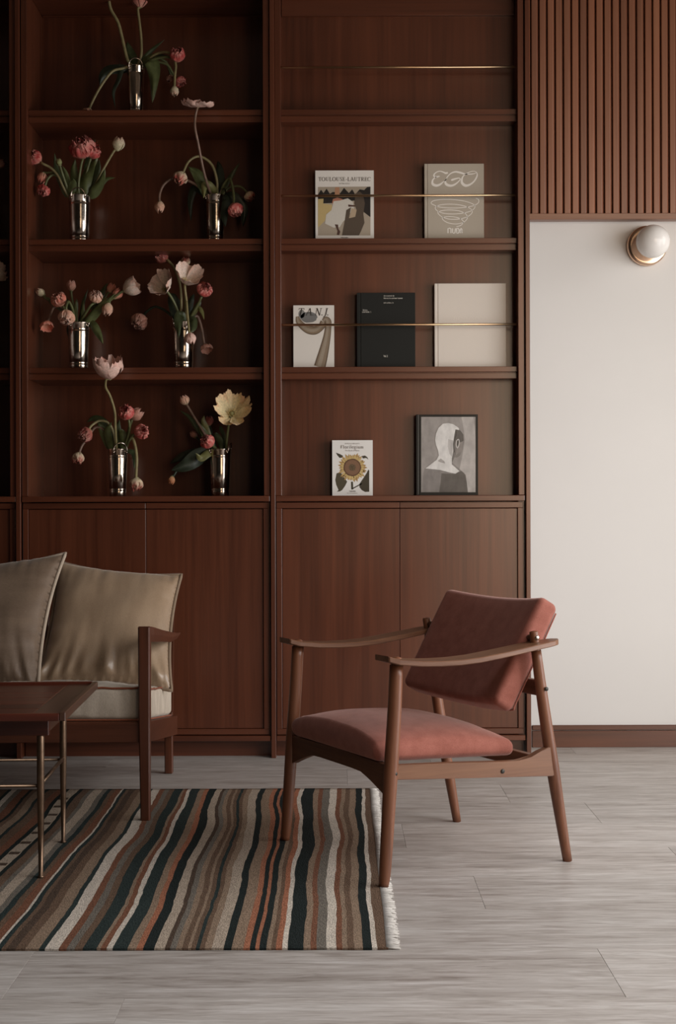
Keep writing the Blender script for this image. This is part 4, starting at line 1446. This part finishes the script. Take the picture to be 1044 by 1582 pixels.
VASES = {}
VDATA = [('A', 209.5, 103.5, 0, -82, 'silver bucket vase on the topmost flower shelf', 0.0265, 0.035),
         ('B', 123.0, 303, 1, -90, 'silver bucket vase with raised ring handle and ruffled red blooms', 0.036, 0.043),
         ('C', 332.5, 302, 1, -20, 'silver bucket vase under the tall pale poppy and arching stem', 0.031, 0.037),
         ('D', 121.5, 499, 2, 14, 'silver bucket vase with coral buds and a large cream tulip', 0.036, 0.043),
         ('E', 283.0, 498, 2, 5, 'silver bucket vase beneath two pale open poppies', 0.036, 0.043),
         ('F', 182.0, 694, 3, -65, 'silver bucket vase on the cabinet top with a raised ring handle', 0.033, 0.040),
         ('G', 340.0, 694, 3, -6, 'silver bucket vase holding the big cream yellow poppy', 0.035, 0.043),
         ('H', -34.0, 302, 1, 0, 'silver bucket vase in the left bay, upper, out of frame', 0.034, 0.042),
         ('I', -38.0, 498, 2, 30, 'silver bucket vase in the left bay, lower, out of frame', 0.034, 0.042)]
for key, px, py, row, turn, lab, rb_, rt_ in VDATA:
    c = P(px, py, VY)
    z0 = Zs(row)
    root = thing('bucket_vase', lab, 'vase', (c.x, VY, z0 + 0.0004), math.radians(turn), 'silver vases on the flower shelves')
    vase_parts(root, c.z - z0, rt_, rb_)
    VASES[key] = (Vector((c.x, VY, c.z)), rt_)

# ------------------------------------------------------------------ cut flowers
SCH = {
    'red': ((0.66, 0.34, 0.26), (0.42, 0.028, 0.03), (0.70, 0.30, 0.25)),
    'dark': ((0.5, 0.2, 0.14), (0.22, 0.022, 0.022), (0.62, 0.30, 0.24)),
    'coral': ((0.72, 0.45, 0.30), (0.62, 0.16, 0.11), (0.74, 0.40, 0.30)),
    'peach': ((0.72, 0.52, 0.36), (0.66, 0.33, 0.22), (0.76, 0.52, 0.42)),
    'cream': ((0.62, 0.55, 0.34), (0.70, 0.58, 0.42), (0.60, 0.22, 0.16)),
    'creamred': ((0.62, 0.53, 0.33), (0.66, 0.50, 0.36), (0.45, 0.08, 0.06)),
    'pale': ((0.76, 0.62, 0.48), (0.78, 0.62, 0.53), (0.74, 0.46, 0.36)),
    'pinkpale': ((0.70, 0.42, 0.34), (0.78, 0.55, 0.47), (0.74, 0.40, 0.32)),
    'yellow': ((0.70, 0.60, 0.34), (0.80, 0.64, 0.38), (0.74, 0.45, 0.26)),
    'green': ((0.20, 0.21, 0.08), (0.30, 0.29, 0.13), (0.36, 0.26, 0.13)),
    'orange': ((0.50, 0.30, 0.15), (0.52, 0.19, 0.09), (0.5, 0.22, 0.12)),
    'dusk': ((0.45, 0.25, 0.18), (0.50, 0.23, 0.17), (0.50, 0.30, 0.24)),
}


def petal_mesh(m, base, e1, e2, ax, R, L, phi, half, kind, sch, seed, ruffle, nu=6, nv=6):
    c0, c1, c2 = SCH[sch]
    pick = (math.sin(seed * 12.9898) * 43758.5453) % 1.0
    bias = (-0.25 if pick < 0.55 else 0.45 * (pick - 0.4)) if kind == 'ball' else 0.0
    edge = 0.55 if kind == 'ball' else 0.0

    def fn(t, s):
        q = s * 2 - 1
        if kind == 'bud':
            r = R * (math.sin(PI * (0.06 + 0.80 * t)) ** 0.75)
            h = L * t
            w = half * (0.35 + 0.65 * math.sin(PI * min(1, 0.12 + 0.80 * t)))
            if t > 0.85:
                w *= 1 - (t - 0.85) * 3.0
        elif kind == 'ball':
            r = R * (math.sin(PI * (0.06 + 0.75 * t)) ** 0.8)
            h = L * (t ** 0.85)
            w = half * (0.4 + 0.6 * t)
        elif kind == 'cup':
            r = R * (0.08 + 0.97 * math.sin(PI / 2 * min(1.0, t * 1.3)) ** 0.85) * (1 - 0.10 * t)
            h = L * (t ** 1.1)
            w = half * (0.4 + 0.6 * math.sin(PI * min(1, 0.1 + 0.72 * t)))
        else:                                                 # open
            r = R * (0.06 + 0.94 * t)
            h = L * (t ** 1.6)
            w = half * (0.55 + 0.45 * math.sin(PI * min(1, 0.1 + 0.7 * t)))
            r *= 1 - 0.16 * q * q * t
        fq = 1.7 if kind in ('open', 'cup') else 2.6
        rn = noise.noise(Vector((q * fq + seed * 3.7, t * 1.8, seed * 1.3)))
        rn2 = noise.noise(Vector((q * fq * 2.2 + seed * 2.1, t * 3.0, seed))) * (0.6 if kind in ('open', 'cup') else 1.0)
        k = t ** 1.5 * ruffle
        r2 = r * (1 + k * 0.45 * rn)
        crk = noise.noise(Vector((q * 8.5 + seed * 1.9, t * 2.0, seed * 0.3))) * t ** 3
        h2 = h + R * k * (0.8 * rn + 0.35 * rn2 + 0.34 * crk)
        r2 *= 1 + 0.08 * crk * min(1.0, ruffle * 2)
        if kind in ('bud', 'cup'):
            h2 -= L * 0.10 * q * q * t
        a = phi + q * w
        return base + (e1 * math.cos(a) + e2 * math.sin(a)) * r2 + ax * h2

    def cf(t, s):
        q = s * 2 - 1
        n = noise.noise(Vector((q * 3.1 + seed * 5.1, t * 2.2, seed * 0.7)))
        rim = edge * max(0.0, (t - 0.82) / 0.18) * (0.4 + 0.6 * pick)
        veins = 0.10 * noise.noise(Vector((q * 11, seed, t * 0.8)))
        c = mixc(c0, c1, t * 1.25 + 0.2 * n)
        c = mixc(c, c2, max(0, (t - 0.60) * 1.9 + 0.85 * n + bias) * (0.6 + 0.4 * abs(q)) + rim)
        return tuple(max(0.0, x * (1 + veins)) for x in c)
    m.grid(fn, nu, nv, cf)


def frame(ax):
    ax = ax.normalized()
    ref = Vector((0, -1, 0)) if abs(ax.y) < 0.85 else Vector((0, 0, 1))
    e1 = (ref - ax * ref.dot(ax)).normalized()
    return ax, e1, ax.cross(e1)


def leaf_blade(parent, pts, width, color, seed, fold=0.25):
    pts = smooth_path(pts, 5)
    n = len(pts) - 1
    m = MB()

    def side(i):
        a, b = pts[max(0, i - 1)], pts[min(n, i + 1)]
        t = (b - a).normalized()
        s = t.cross(Vector((0, 1, 0)))
        s = s.normalized() if s.length > 1e-4 else Vector((1, 0, 0))
        tw = 0.7 * noise.noise(Vector((seed, i * 0.12, 4.2)))
        return (s * math.cos(tw) + Vector((0, 1, 0)) * math.sin(tw)), t

    def fn(u, v):
        i = min(n, int(round(u * n)))
        s, t = side(i)
        q = v * 2 - 1
        w = width / 2 * (math.sin(PI * (0.10 + 0.90 * u) ** 0.85) ** 0.75 if u < 1 else 0.0)
        wav = 0.12 * width * noise.noise(Vector((seed * 3, u * 4, q)))
        return pts[i] + s * (q * w) + Vector((0, -1, 0)) * (-(q * q) * width * fold * 0.5 + wav + abs(q) * 0.0)

    def cf(u, v):
        q = v * 2 - 1
        k = 0.16 * noise.noise(Vector((q * 6, seed, u * 0.7))) + 0.10 * (1 - abs(q))
        return tuple(max(0.002, c * (1 + k)) for c in color)
    m.grid(fn, n, 6, cf)
    return m.build('leaf', M['leaf'], parent)


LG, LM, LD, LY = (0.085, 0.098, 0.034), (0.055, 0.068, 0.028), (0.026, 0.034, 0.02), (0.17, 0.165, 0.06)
STEM_G, STEM_Y, STEM_R = (0.12, 0.125, 0.05), (0.26, 0.215, 0.10), (0.20, 0.12, 0.085)
n_fl = [0]


def flower(label, vase, kind, sch, cxy, r_px, axis, stem, Yend=None, name='cut_tulip', cat='flower', leaves=(), scol=STEM_G, ell=1.0, mouth=0.0, ruffle=None, stem_px=4.2, npet=5):
    """cxy: centre of the bloom, stem: photo positions from the vase mouth up to the bloom, all at its own distance"""
    n_fl[0] += 1
    seed = n_fl[0] * 1.37
    vm, vr = VASES[vase]
    Yv = vm.y + 0.010 * math.sin(seed * 9)
    Ye = Yend if Yend is not None else Yv
    k = Ye / F_PX
    # stem, starting inside the vase
    n = len(stem)
    foot = Vector((vm.x + max(-0.5, min(0.5, mouth)) * vr, Yv, vm.z - 0.05))
    root = thing(name, label, cat, foot, 0, 'cut flowers in the silver vases')
    pts = [foot]
    for i, (a, b) in enumerate(stem):
        t = (i / max(1, n - 1))
        pts.append(P(a, b, lerp(Yv, Ye, t ** 0.8)))
    if isinstance(axis, tuple):
        ax = Vector((axis[0], -axis[1], axis[2])).normalized()
    else:
        ax = Vector((math.sin(math.radians(axis)), -0.12, math.cos(math.radians(axis)))).normalized()
    ctr = P(cxy[0], cxy[1], Ye)
    R = r_px * k
    ax, e1, e2 = frame(ax)
    if kind == 'bud':
        L = 2.3 * R * ell
        base = ctr - ax * L * 0.5
    elif kind == 'ball':
        L = 1.75 * R * ell
        base = ctr - ax * L * 0.5
    elif kind == 'cup':
        L = 1.7 * R * ell
        base = ctr - ax * L * 0.5
    else:
        L = 0.55 * R * ell
        base = ctr - ax * L * 0.25
    pts.append(base + ax * 0.001)
    sp_ = smooth_path(pts, 5)
    sr = stem_px * 0.5 * k
    m = MB().tube(sp_, [sr * lerp(1.08, 0.9, i / (len(sp_) - 1)) for i in range(len(sp_))], seg=8, color=scol)
    m.build('stem', M['leaf'], root)
    MB().lathe([(sr * 0.9, -0.002), (sr * 1.6, 0.001), (sr * 1.5, 0.004), (0, 0.006)], base, ax, 10, color=mixc(scol, (0.3, 0.28, 0.14), 0.5)).build('receptacle', M['leaf'], root)
    rz = random.Random(int(seed * 100))
    ph0 = rz.uniform(0, 2 * PI)
    if kind == 'bud':
        for j in range(6):
            m = MB()
            inner = j % 2
            petal_mesh(m, base, e1, e2, ax, R * (0.90 if inner else 1.0), L * (1.0 if inner else 0.93), ph0 + j * PI / 3, math.radians(50), 'bud', sch, seed + j, 0.12 if ruffle is None else ruffle)
            m.build('petal', M['petal'], root)
    elif kind == 'cup':
        for j in range(6):
            m = MB()
            petal_mesh(m, base, e1, e2, ax, R * rz.uniform(0.86, 1.04), L * rz.uniform(0.86, 1.06), ph0 + j * PI / 3, math.radians(58), 'cup', sch, seed + j, 0.35 if ruffle is None else ruffle, 9, 16)
            m.build('petal', M['petal'], root)
    elif kind == 'ball':
        # outer petals one by one, the tight ruffled heart as one part
        for j in range(6):
            m = MB()
            petal_mesh(m, base, e1, e2, ax, R * rz.uniform(0.94, 1.08), L * rz.uniform(0.72, 0.92), ph0 + j * PI / 3, math.radians(44), 'ball', sch, seed + j, 0.5 if ruffle is None else ruffle, 7, 8)
            m.build('petal', M['petal'], root)
        m = MB()
        for lay, (rs, cnt, lf) in enumerate(((0.86, 8, 0.92), (0.66, 7, 0.96), (0.44, 6, 0.97), (0.22, 4, 0.94))):
            for j in range(cnt):
                petal_mesh(m, base, e1, e2, ax, R * rs * rz.uniform(0.9, 1.12), L * lf * rz.uniform(0.86, 1.05), ph0 + lay + j * 2 * PI / cnt, math.radians(200 / cnt), 'ball', sch, seed + j + lay * 10, 0.75 if ruffle is None else ruffle, 4, 5)
        m.build('ruffled_heart', M['petal'], root, kind='stuff')
    elif kind == 'open':
        for j in range(npet):
            m = MB()
            petal_mesh(m, base, e1, e2, ax, R * rz.uniform(0.88, 1.08), L * rz.uniform(0.8, 1.35), ph0 + j * 2 * PI / npet, math.radians(250 / npet), 'open', sch, seed + j, 0.42 if ruffle is None else ruffle, 9, 16)
            m.build('petal', M['petal'], root)
        m = MB().lathe([(0.0, 0.0), (R * 0.10, 0.0), (R * 0.12, R * 0.12), (R * 0.05, R * 0.2), (0, R * 0.21)], base, ax, 12, color=(0.3, 0.28, 0.12))
        m.build('seed_head', M['petal'], root)
        m = MB()
        for j in range(46):
            a = rz.uniform(0, 2 * PI)
            rr_ = R * rz.uniform(0.12, 0.20)
            p0 = base + (e1 * math.cos(a) + e2 * math.sin(a)) * R * 0.08
            p1 = base + (e1 * math.cos(a) + e2 * math.sin(a)) * rr_ * 1.35 + ax * R * rz.uniform(0.16, 0.26)
            m.tube([p0, p1], R * 0.012, seg=4, color=(0.62, 0.48, 0.22))
        m.build('stamens', M['petal'], root, kind='stuff')
    for i, (lp, lw, lc, *dy) in enumerate(leaves):
        d = dy[0] if dy else 0.0
        pp = [P(a, b, Yv + d * (0.3 + 0.7 * j / max(1, len(lp) - 1))) for j, (a, b) in enumerate(lp)]
        leaf_blade(root, pp, lw * Yv / F_PX, lc, seed + i * 3.3)
    return root


FR, BKD = 5.60, 5.70
# --- top shelf vase
flower('ruffled red tulip cut by the top of the frame, upright above the topmost vase', 'A', 'ball', 'red', (216, -1), 14, 0, [(212, 103), (218, 86), (218, 60), (215, 32), (213, 14)], VY - 0.02, scol=STEM_Y,
       leaves=[([(214, 102), (224, 88), (238, 74), (254, 61)], 7, LM, -0.02), ([(222, 104), (228, 92), (234, 96), (238, 118), (235, 158)], 25, LG, -0.05)])
flower('bare pale stem leaving the top of the frame, left of the red tulip', 'A', 'open', 'pale', (166, -38), 20, -20, [(203, 103), (196, 90), (188, 56), (182, 34), (171, 14), (168, -4), (168, -26)], VY - 0.03, scol=STEM_Y,
       leaves=[([(209, 103), (205, 90), (199, 76), (196, 64)], 15, LM, 0.02)], stem_px=5)
flower('ruffled red tulip at the end of the topmost shelf arrangement, right', 'A', 'ball', 'red', (274, 86), 12, (0.1, 0.75, 0.5), [(218, 103), (236, 92), (256, 88), (268, 90)], VY - 0.05,
       leaves=[([(224, 104), (234, 92), (246, 86), (262, 86)], 8, LD, 0.0)])
flower('drooping cream tulip bud hanging under the ruffled red one, topmost shelf', 'A', 'bud', 'cream', (269.5, 141), 7, 178, [(220, 103), (240, 84), (262, 82), (271, 98), (270, 118), (269.5, 131)], VY - 0.06, scol=STEM_Y)
flower('small red tulip with cream outer petals beside the drooping bud, topmost shelf', 'A', 'ball', 'red', (278, 126), 9, (0.6, 0.5, -0.5), [(216, 103), (240, 96), (258, 100), (266, 112), (271, 120)], VY + 0.02)
flower('tiny dull pink tulip bud nearest the stem bend, topmost shelf', 'A', 'bud', 'dusk', (262, 121), 5.5, 200, [(214, 103), (236, 90), (254, 94), (261, 106), (263, 114)], VY + 0.05)
flower('bent stem with a flattened peach bloom lying on the topmost shelf', 'A', 'open', 'peach', (138, 168.5), 9, (-0.3, 0.1, -0.9), [(203, 104), (188, 106), (174, 110), (162, 124), (150, 143), (141, 161)], VY - 0.06, scol=STEM_Y,
       leaves=[([(199, 106), (184, 106), (166, 108), (157, 118), (154, 132)], 15, LD, 0.0), ([(196, 106), (188, 108), (182, 125), (175, 142), (178, 167)], 8, LD, -0.02)])
# --- second shelf, left vase
flower('large ruffled red tulip, centre of the second shelf left vase', 'B', 'ball', 'red', (127, 230), 20, (-0.1, 0.75, 0.6), [(122, 303), (121, 285), (124, 262), (127, 248)], VY - 0.04, ell=0.85,
       leaves=[([(118, 304), (116, 286), (114, 262), (116, 246)], 14, LG, -0.02), ([(126, 304), (130, 284), (140, 258), (151, 243)], 20, LG, -0.03), ([(130, 262), (140, 238), (147, 214)], 9, LM, 0.03)])
flower('smaller ruffled red tulip pressed against the large ruffled one, second shelf', 'B', 'ball', 'red', (143, 234), 13, (0.6, 0.65, 0.4), [(124, 303), (130, 282), (136, 258), (140, 244)], VY - 0.03)
flower('cream tulip with red tip leaning out to the right, second shelf left vase', 'B', 'bud', 'cream', (183, 222), 10, 16, [(134, 304), (146, 288), (156, 268), (166, 250), (177, 232)], VY - 0.03, ell=0.95, scol=STEM_Y,
       leaves=[([(138, 304), (146, 296), (156, 280), (162, 260)], 16, LG, -0.04), ([(140, 304), (152, 290), (164, 277), (178, 274)], 8, LG, -0.02), ([(132, 304), (140, 286), (150, 262), (153, 246)], 13, LM, 0.0)])
flower('round ruffled red tulip next to the bookcase post, second shelf', 'B', 'ball', 'red', (55, 244), 11.5, (-0.5, 0.6, 0.3), [(106, 304), (98, 290), (90, 272), (78, 259), (66, 253)], VY - 0.05, scol=STEM_Y,
       leaves=[([(104, 304), (98, 290), (87, 262), (84, 236)], 11, LM, -0.02), ([(108, 304), (104, 288), (96, 268), (92, 256)], 9, LM, 0.02)])
flower('dark pink tulip bud hanging above another, second shelf left', 'B', 'bud', 'coral', (65, 275), 8, 195, [(110, 304), (98, 286), (84, 268), (73, 267)], VY - 0.01)
flower('lowest red ruffled tulip of the second shelf, left side', 'B', 'ball', 'red', (67.5, 294), 10, (-0.1, 0.7, -0.6), [(112, 304), (100, 282), (84, 270), (74, 276), (70, 286)], VY - 0.03)
flower('small closed green tulip bud standing among leaves, second shelf', 'B', 'bud', 'green', (91, 250.5), 5, -10, [(108, 304), (102, 286), (96, 268), (93, 258)], VY - 0.06,
       leaves=[([(110, 304), (106, 290), (102, 270), (96, 256)], 10, LG, -0.04), ([(112, 304), (111, 292), (113, 281), (113, 276)], 13, LG, -0.05)])
# --- second shelf, right vase
flower('tall pale pink poppy rising in front of the shelf edge, on the second shelf', 'C', 'open', 'pinkpale', (305, 164), 27, (0.0, 0.15, 1.0), [(327, 304), (320, 284), (313, 258), (306, 222), (301, 196), (302, 178)], 5.44, name='cut_poppy', scol=STEM_R, ell=0.5, ruffle=0.45, npet=4)
flower('two-toned red and cream tulip on an arching stem, second shelf', 'C', 'ball', 'creamred', (279, 273.5), 11, (-0.45, 0.35, -0.8), [(335, 304), (335, 280), (328, 256), (315, 244), (303, 242), (291, 250), (284, 264)], VY - 0.06, scol=STEM_Y,
       leaves=[([(322, 304), (316, 288), (304, 268), (290, 257)], 20, LG, -0.03), ([(336, 304), (326, 290), (316, 286), (314, 306)], 15, LY, -0.06)])
flower('small drooping orange pink tulip bud, far left of the second shelf right vase', 'C', 'bud', 'peach', (246.5, 320), 8, 182, [(324, 304), (306, 288), (288, 278), (270, 274), (254, 284), (247, 298), (246, 312)], VY - 0.04, scol=STEM_R)
flower('drooping red and cream tulip beside the vase rim, second shelf right', 'C', 'ball', 'red', (363, 323.5), 12, (0.35, 0.35, -0.85), [(340, 304), (344, 288), (354, 276), (359, 288), (361, 304), (361, 313)], VY - 0.08, scol=STEM_G,
       leaves=[([(340, 304), (346, 290), (358, 270), (370, 251)], 9, LM, 0.0), ([(338, 304), (340, 286), (339, 262), (336, 248)], 15, LD, 0.04), ([(344, 304), (350, 310), (346, 330), (348, 350)], 16, LD, -0.05)])
flower('dull cream tulip bud at the far right of the second shelf', 'C', 'ball', 'creamred', (385, 303), 8.5, (0.5, 0.4, -0.6), [(342, 304), (354, 290), (370, 288), (380, 295)], VY + 0.02,
       leaves=[([(346, 304), (360, 304), (376, 322), (375, 350)], 17, LD, 0.04), ([(318, 304), (302, 290), (294, 310), (295, 342)], 12, LD, 0.05)])
# --- third shelf, left vase
flower('small cream bud with pink tip, far left of the third shelf', 'D', 'bud', 'cream', (62.5, 452), 6.5, -50, [(112, 499), (100, 480), (82, 468), (70, 460)], VY - 0.02,
       leaves=[([(110, 499), (96, 478), (80, 468), (73, 458)], 8, LM, 0.02)])
flower('ruffled coral tulip second from left on the third shelf', 'D', 'ball', 'coral', (91, 464), 12, (-0.2, 0.7, 0.55), [(114, 499), (108, 486), (99, 476)], VY - 0.05)
flower('small upright pink bud above the leaves, third shelf left vase', 'D', 'bud', 'dusk', (110, 441), 7.5, 2, [(118, 499), (115, 478), (111, 460), (110, 451)], VY,
       leaves=[([(116, 499), (112, 484), (104, 466), (102, 460)], 8, LM, 0.01), ([(119, 499), (117, 484), (118, 470), (118, 461)], 7, LG, -0.02)])
flower('open coral tulip drooping left below the others, third shelf', 'D', 'cup', 'coral', (72, 502), 11, (0.25, 0.35, -0.8), [(110, 499), (98, 476), (84, 474), (78, 486), (75, 494)], VY - 0.07, scol=STEM_R, ell=0.65)
flower('soft coral tulip hanging just left of the vase rim, third shelf', 'D', 'ball', 'peach', (103, 490), 12.5, (-0.1, 0.6, -0.6), [(116, 499), (112, 478), (106, 466), (102, 476)], VY - 0.09,
       leaves=[([(112, 499), (108, 508), (109, 520), (108, 540)], 11, LD, -0.02)])
flower('round cream and pink tulip in the middle of the third shelf left vase', 'D', 'ball', 'peach', (148, 460), 10.5, (0.1, 0.6, 0.5), [(124, 499), (132, 484), (140, 472)], VY - 0.05,
       leaves=[([(122, 499), (126, 480), (130, 462), (136, 446)], 6, LM, 0.02), ([(126, 499), (128, 486), (128, 476), (129, 464)], 7, LG, -0.02)])
flower('red and white bud partly hidden behind a broad leaf, third shelf', 'D', 'bud', 'coral', (172, 445), 7, 25, [(128, 499), (146, 478), (160, 462), (167, 452)], VY,
       leaves=[([(140, 478), (154, 460), (160, 448), (166, 437)], 9, LM, 0.01)])
flower('coral bud below the red and white one, third shelf left vase', 'D', 'bud', 'coral', (181.5, 453.5), 8, 40, [(130, 499), (150, 480), (166, 464), (175, 458)], VY - 0.03,
       leaves=[([(130, 500), (142, 490), (158, 472), (178, 453)], 13, LG, -0.05)])
flower('drooping peach tulip bud under the broad leaf, third shelf', 'D', 'bud', 'peach', (166, 478), 9, 190, [(132, 499), (148, 478), (162, 462), (169, 466)], VY - 0.04,
       leaves=[([(136, 499), (144, 502), (152, 516), (159, 531)], 13, LG, -0.04)])
flower('large cream tulip opening to the right, third shelf left vase', 'D', 'cup', 'pale', (201, 444), 15, 62, [(132, 499), (150, 482), (170, 464), (186, 452)], VY - 0.05, ell=0.95, ruffle=0.2)
# --- third shelf, right vase
flower('dark ruffled tulip touching the shelf above, third shelf right vase', 'E', 'ball', 'dark', (250, 396), 12, (-0.5, 0.55, 0.4), [(278, 499), (280, 470), (278, 440), (270, 416), (260, 403)], VY - 0.01, scol=STEM_Y)
flower('small round red bud above the pale poppies, third shelf', 'E', 'ball', 'creamred', (286, 405), 7.5, (0.0, 0.5, 0.9), [(284, 499), (286, 470), (286, 440), (286, 414)], VY + 0.02)
flower('upper pale poppy with veined cream petals, third shelf right vase', 'E', 'open', 'pale', (286, 433), 24, (0.35, 0.62, 0.55), [(286, 499), (288, 470), (286, 450)], VY - 0.07, name='cut_poppy', scol=STEM_Y, ruffle=0.35, ell=1.3,
       leaves=[([(276, 499), (272, 480), (266, 460), (262, 452)], 20, LD, 0.02), ([(288, 499), (292, 478), (296, 462), (300, 454)], 10, LD, 0.03)])
flower('lower pale poppy leaning left under the dark ruffled tulip, third shelf', 'E', 'open', 'pale', (255, 445), 23, (-0.4, 0.62, 0.5), [(276, 499), (274, 480), (266, 462), (258, 450)], VY - 0.08, name='cut_poppy', ruffle=0.35, ell=1.4)
flower('ruffled crimson tulip at right of the pale poppies, third shelf', 'E', 'ball', 'red', (316, 448), 12, (0.3, 0.8, 0.4), [(290, 499), (298, 484), (306, 470), (311, 459)], VY - 0.05,
       leaves=[([(288, 500), (296, 488), (306, 470), (310, 462)], 10, LM, -0.01), ([(298, 486), (306, 476), (312, 482), (315, 494)], 7, LY, -0.04)])
flower('pale pink bud drooping over the front of the vase, third shelf', 'E', 'bud', 'pinkpale', (294, 523), 9, 172, [(286, 497), (287, 474), (288, 466), (289, 480), (291, 502), (292, 514)], VY - 0.10, scol=STEM_Y, ell=0.9,
       leaves=[([(284, 497), (278, 486), (275, 500), (276, 522)], 15, LM, -0.09), ([(290, 496), (298, 494), (299, 506), (294, 514)], 12, LM, -0.07)])
flower('dull coral tulip hanging low at right of the vase, third shelf', 'E', 'cup', 'dusk', (318, 537), 10, (0.25, 0.4, -0.8), [(294, 499), (304, 488), (311, 505), (315, 528)], VY + 0.02, ell=0.7, scol=STEM_R)
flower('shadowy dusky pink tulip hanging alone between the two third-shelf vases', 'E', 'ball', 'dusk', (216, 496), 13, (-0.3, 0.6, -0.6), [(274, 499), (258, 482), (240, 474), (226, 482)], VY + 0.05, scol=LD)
# --- cabinet top, left vase
flower('tall pink poppy rising in front of the shelf edge above the cabinet-top vase', 'F', 'cup', 'pinkpale', (168, 571), 23, (-0.05, 0.3, 0.9), [(180, 696), (178, 660), (177, 636), (170, 612), (163, 598), (164, 586)], 5.44, name='cut_poppy', scol=STEM_Y, ell=0.80, ruffle=0.65)
flower('bright ruffled red tulip upper right in the cabinet-top left vase', 'F', 'ball', 'red', (195.5, 637.5), 12.5, (0.0, 0.85, 0.4), [(190, 696), (196, 680), (200, 664), (199, 650)], VY - 0.07, scol=STEM_G,
       leaves=[([(188, 696), (184, 680), (182, 662), (184, 648)], 12, LM, -0.02), ([(190, 696), (192, 682), (188, 668), (184, 664)], 14, LG, -0.04)])
flower('pink bud peeping from behind the bright ruffled red tulip', 'F', 'bud', 'dusk', (211, 640), 10, 50, [(188, 696), (194, 680), (200, 660), (204, 648)], VY - 0.02)
flower('ruffled red and white tulip at the far right of the cabinet-top left vase', 'F', 'ball', 'red', (218, 667.5), 12, (0.5, 0.75, 0.2), [(192, 696), (198, 684), (206, 672)], VY - 0.05)
flower('red and green tulip on a long stem hanging almost to the cabinet top', 'F', 'ball', 'creamred', (210.5, 747), 11, (0.0, 0.3, -0.95), [(190, 694), (198, 680), (202, 672), (208, 686), (211, 706), (210.5, 726), (210, 738)], VY - 0.08, scol=STEM_Y, stem_px=5,
       leaves=[([(196, 696), (206, 700), (208, 712), (207, 724)], 9, LM, -0.03)])
flower('dark ruffled tulip on an arched stem, left of the cabinet-top vase', 'F', 'ball', 'dark', (133, 671), 12, (-0.5, 0.5, -0.5), [(178, 696), (176, 672), (168, 654), (154, 650), (143, 656), (138, 662)], VY - 0.06, scol=STEM_Y,
       leaves=[([(176, 696), (168, 676), (160, 654), (146, 646), (134, 652)], 15, LM, 0.02), ([(172, 696), (168, 684), (158, 664), (150, 652)], 16, LG, -0.02), ([(174, 696), (168, 680), (166, 664), (172, 652)], 13, LG, -0.04)])
flower('cream tulip bud drooping at far left of the cabinet-top vase', 'F', 'ball', 'creamred', (121, 706.5), 9.5, (-0.15, 0.35, -0.9), [(178, 696), (164, 668), (148, 660), (136, 676), (127, 688), (123, 698)], VY - 0.03, scol=STEM_R)
# --- cabinet top, right vase
flower('small pink and cream bud standing high at left, cabinet-top right vase', 'G', 'bud', 'peach', (285, 618), 8, -22, [(330, 696), (322, 680), (306, 654), (290, 628)], VY - 0.03, scol=STEM_R, ell=0.85,
       leaves=[([(328, 696), (318, 678), (304, 660), (292, 644), (277, 634)], 9, LM, 0.0), ([(330, 696), (322, 678), (312, 664), (305, 650)], 12, LG, -0.03), ([(324, 672), (318, 660), (314, 650), (315, 642)], 9, LY, -0.03)])
flower('large wide open cream yellow poppy above the right cabinet-top vase', 'G', 'open', 'yellow', (358, 638), 31, (0.12, 0.86, 0.42), [(348, 696), (350, 680), (352, 664), (354, 650)], VY - 0.07, name='cut_poppy', scol=STEM_G, ruffle=0.42, ell=1.0, npet=7,
       leaves=[([(346, 696), (346, 676), (341, 662), (339, 658)], 7, LM, 0.02), ([(342, 696), (340, 682), (334, 672), (332, 668)], 10, LM, 0.0)])
flower('ruffled deep red tulip resting on the rim of the right cabinet-top vase', 'G', 'ball', 'red', (321, 682), 11.5, (-0.3, 0.75, 0.3), [(336, 696), (330, 690), (326, 686)], VY - 0.09,
       leaves=[([(334, 697), (322, 700), (310, 708), (302, 700)], 13, LY, -0.07)])
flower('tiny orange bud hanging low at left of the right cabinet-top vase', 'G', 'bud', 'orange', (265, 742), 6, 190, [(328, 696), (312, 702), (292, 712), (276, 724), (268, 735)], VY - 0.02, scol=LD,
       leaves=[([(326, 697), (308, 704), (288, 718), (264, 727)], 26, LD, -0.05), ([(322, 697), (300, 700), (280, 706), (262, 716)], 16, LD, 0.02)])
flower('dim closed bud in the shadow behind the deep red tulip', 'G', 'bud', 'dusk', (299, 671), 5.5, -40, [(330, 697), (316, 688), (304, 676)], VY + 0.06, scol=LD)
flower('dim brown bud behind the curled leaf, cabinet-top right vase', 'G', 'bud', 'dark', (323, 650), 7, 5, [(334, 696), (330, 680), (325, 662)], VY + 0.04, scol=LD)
# --- left bay, mostly outside the frame
flower('blurred peach tulip at the left frame edge, second shelf', 'H', 'bud', 'dusk', (1, 253), 7, 60, [(-30, 303), (-22, 284), (-8, 262)], VY + 0.02)
flower('pale open poppy cut by the left frame edge, third shelf', 'I', 'open', 'pale', (-6, 424), 18, (0.6, 0.5, 0.4), [(-36, 499), (-30, 474), (-18, 444)], VY - 0.05, name='cut_poppy')
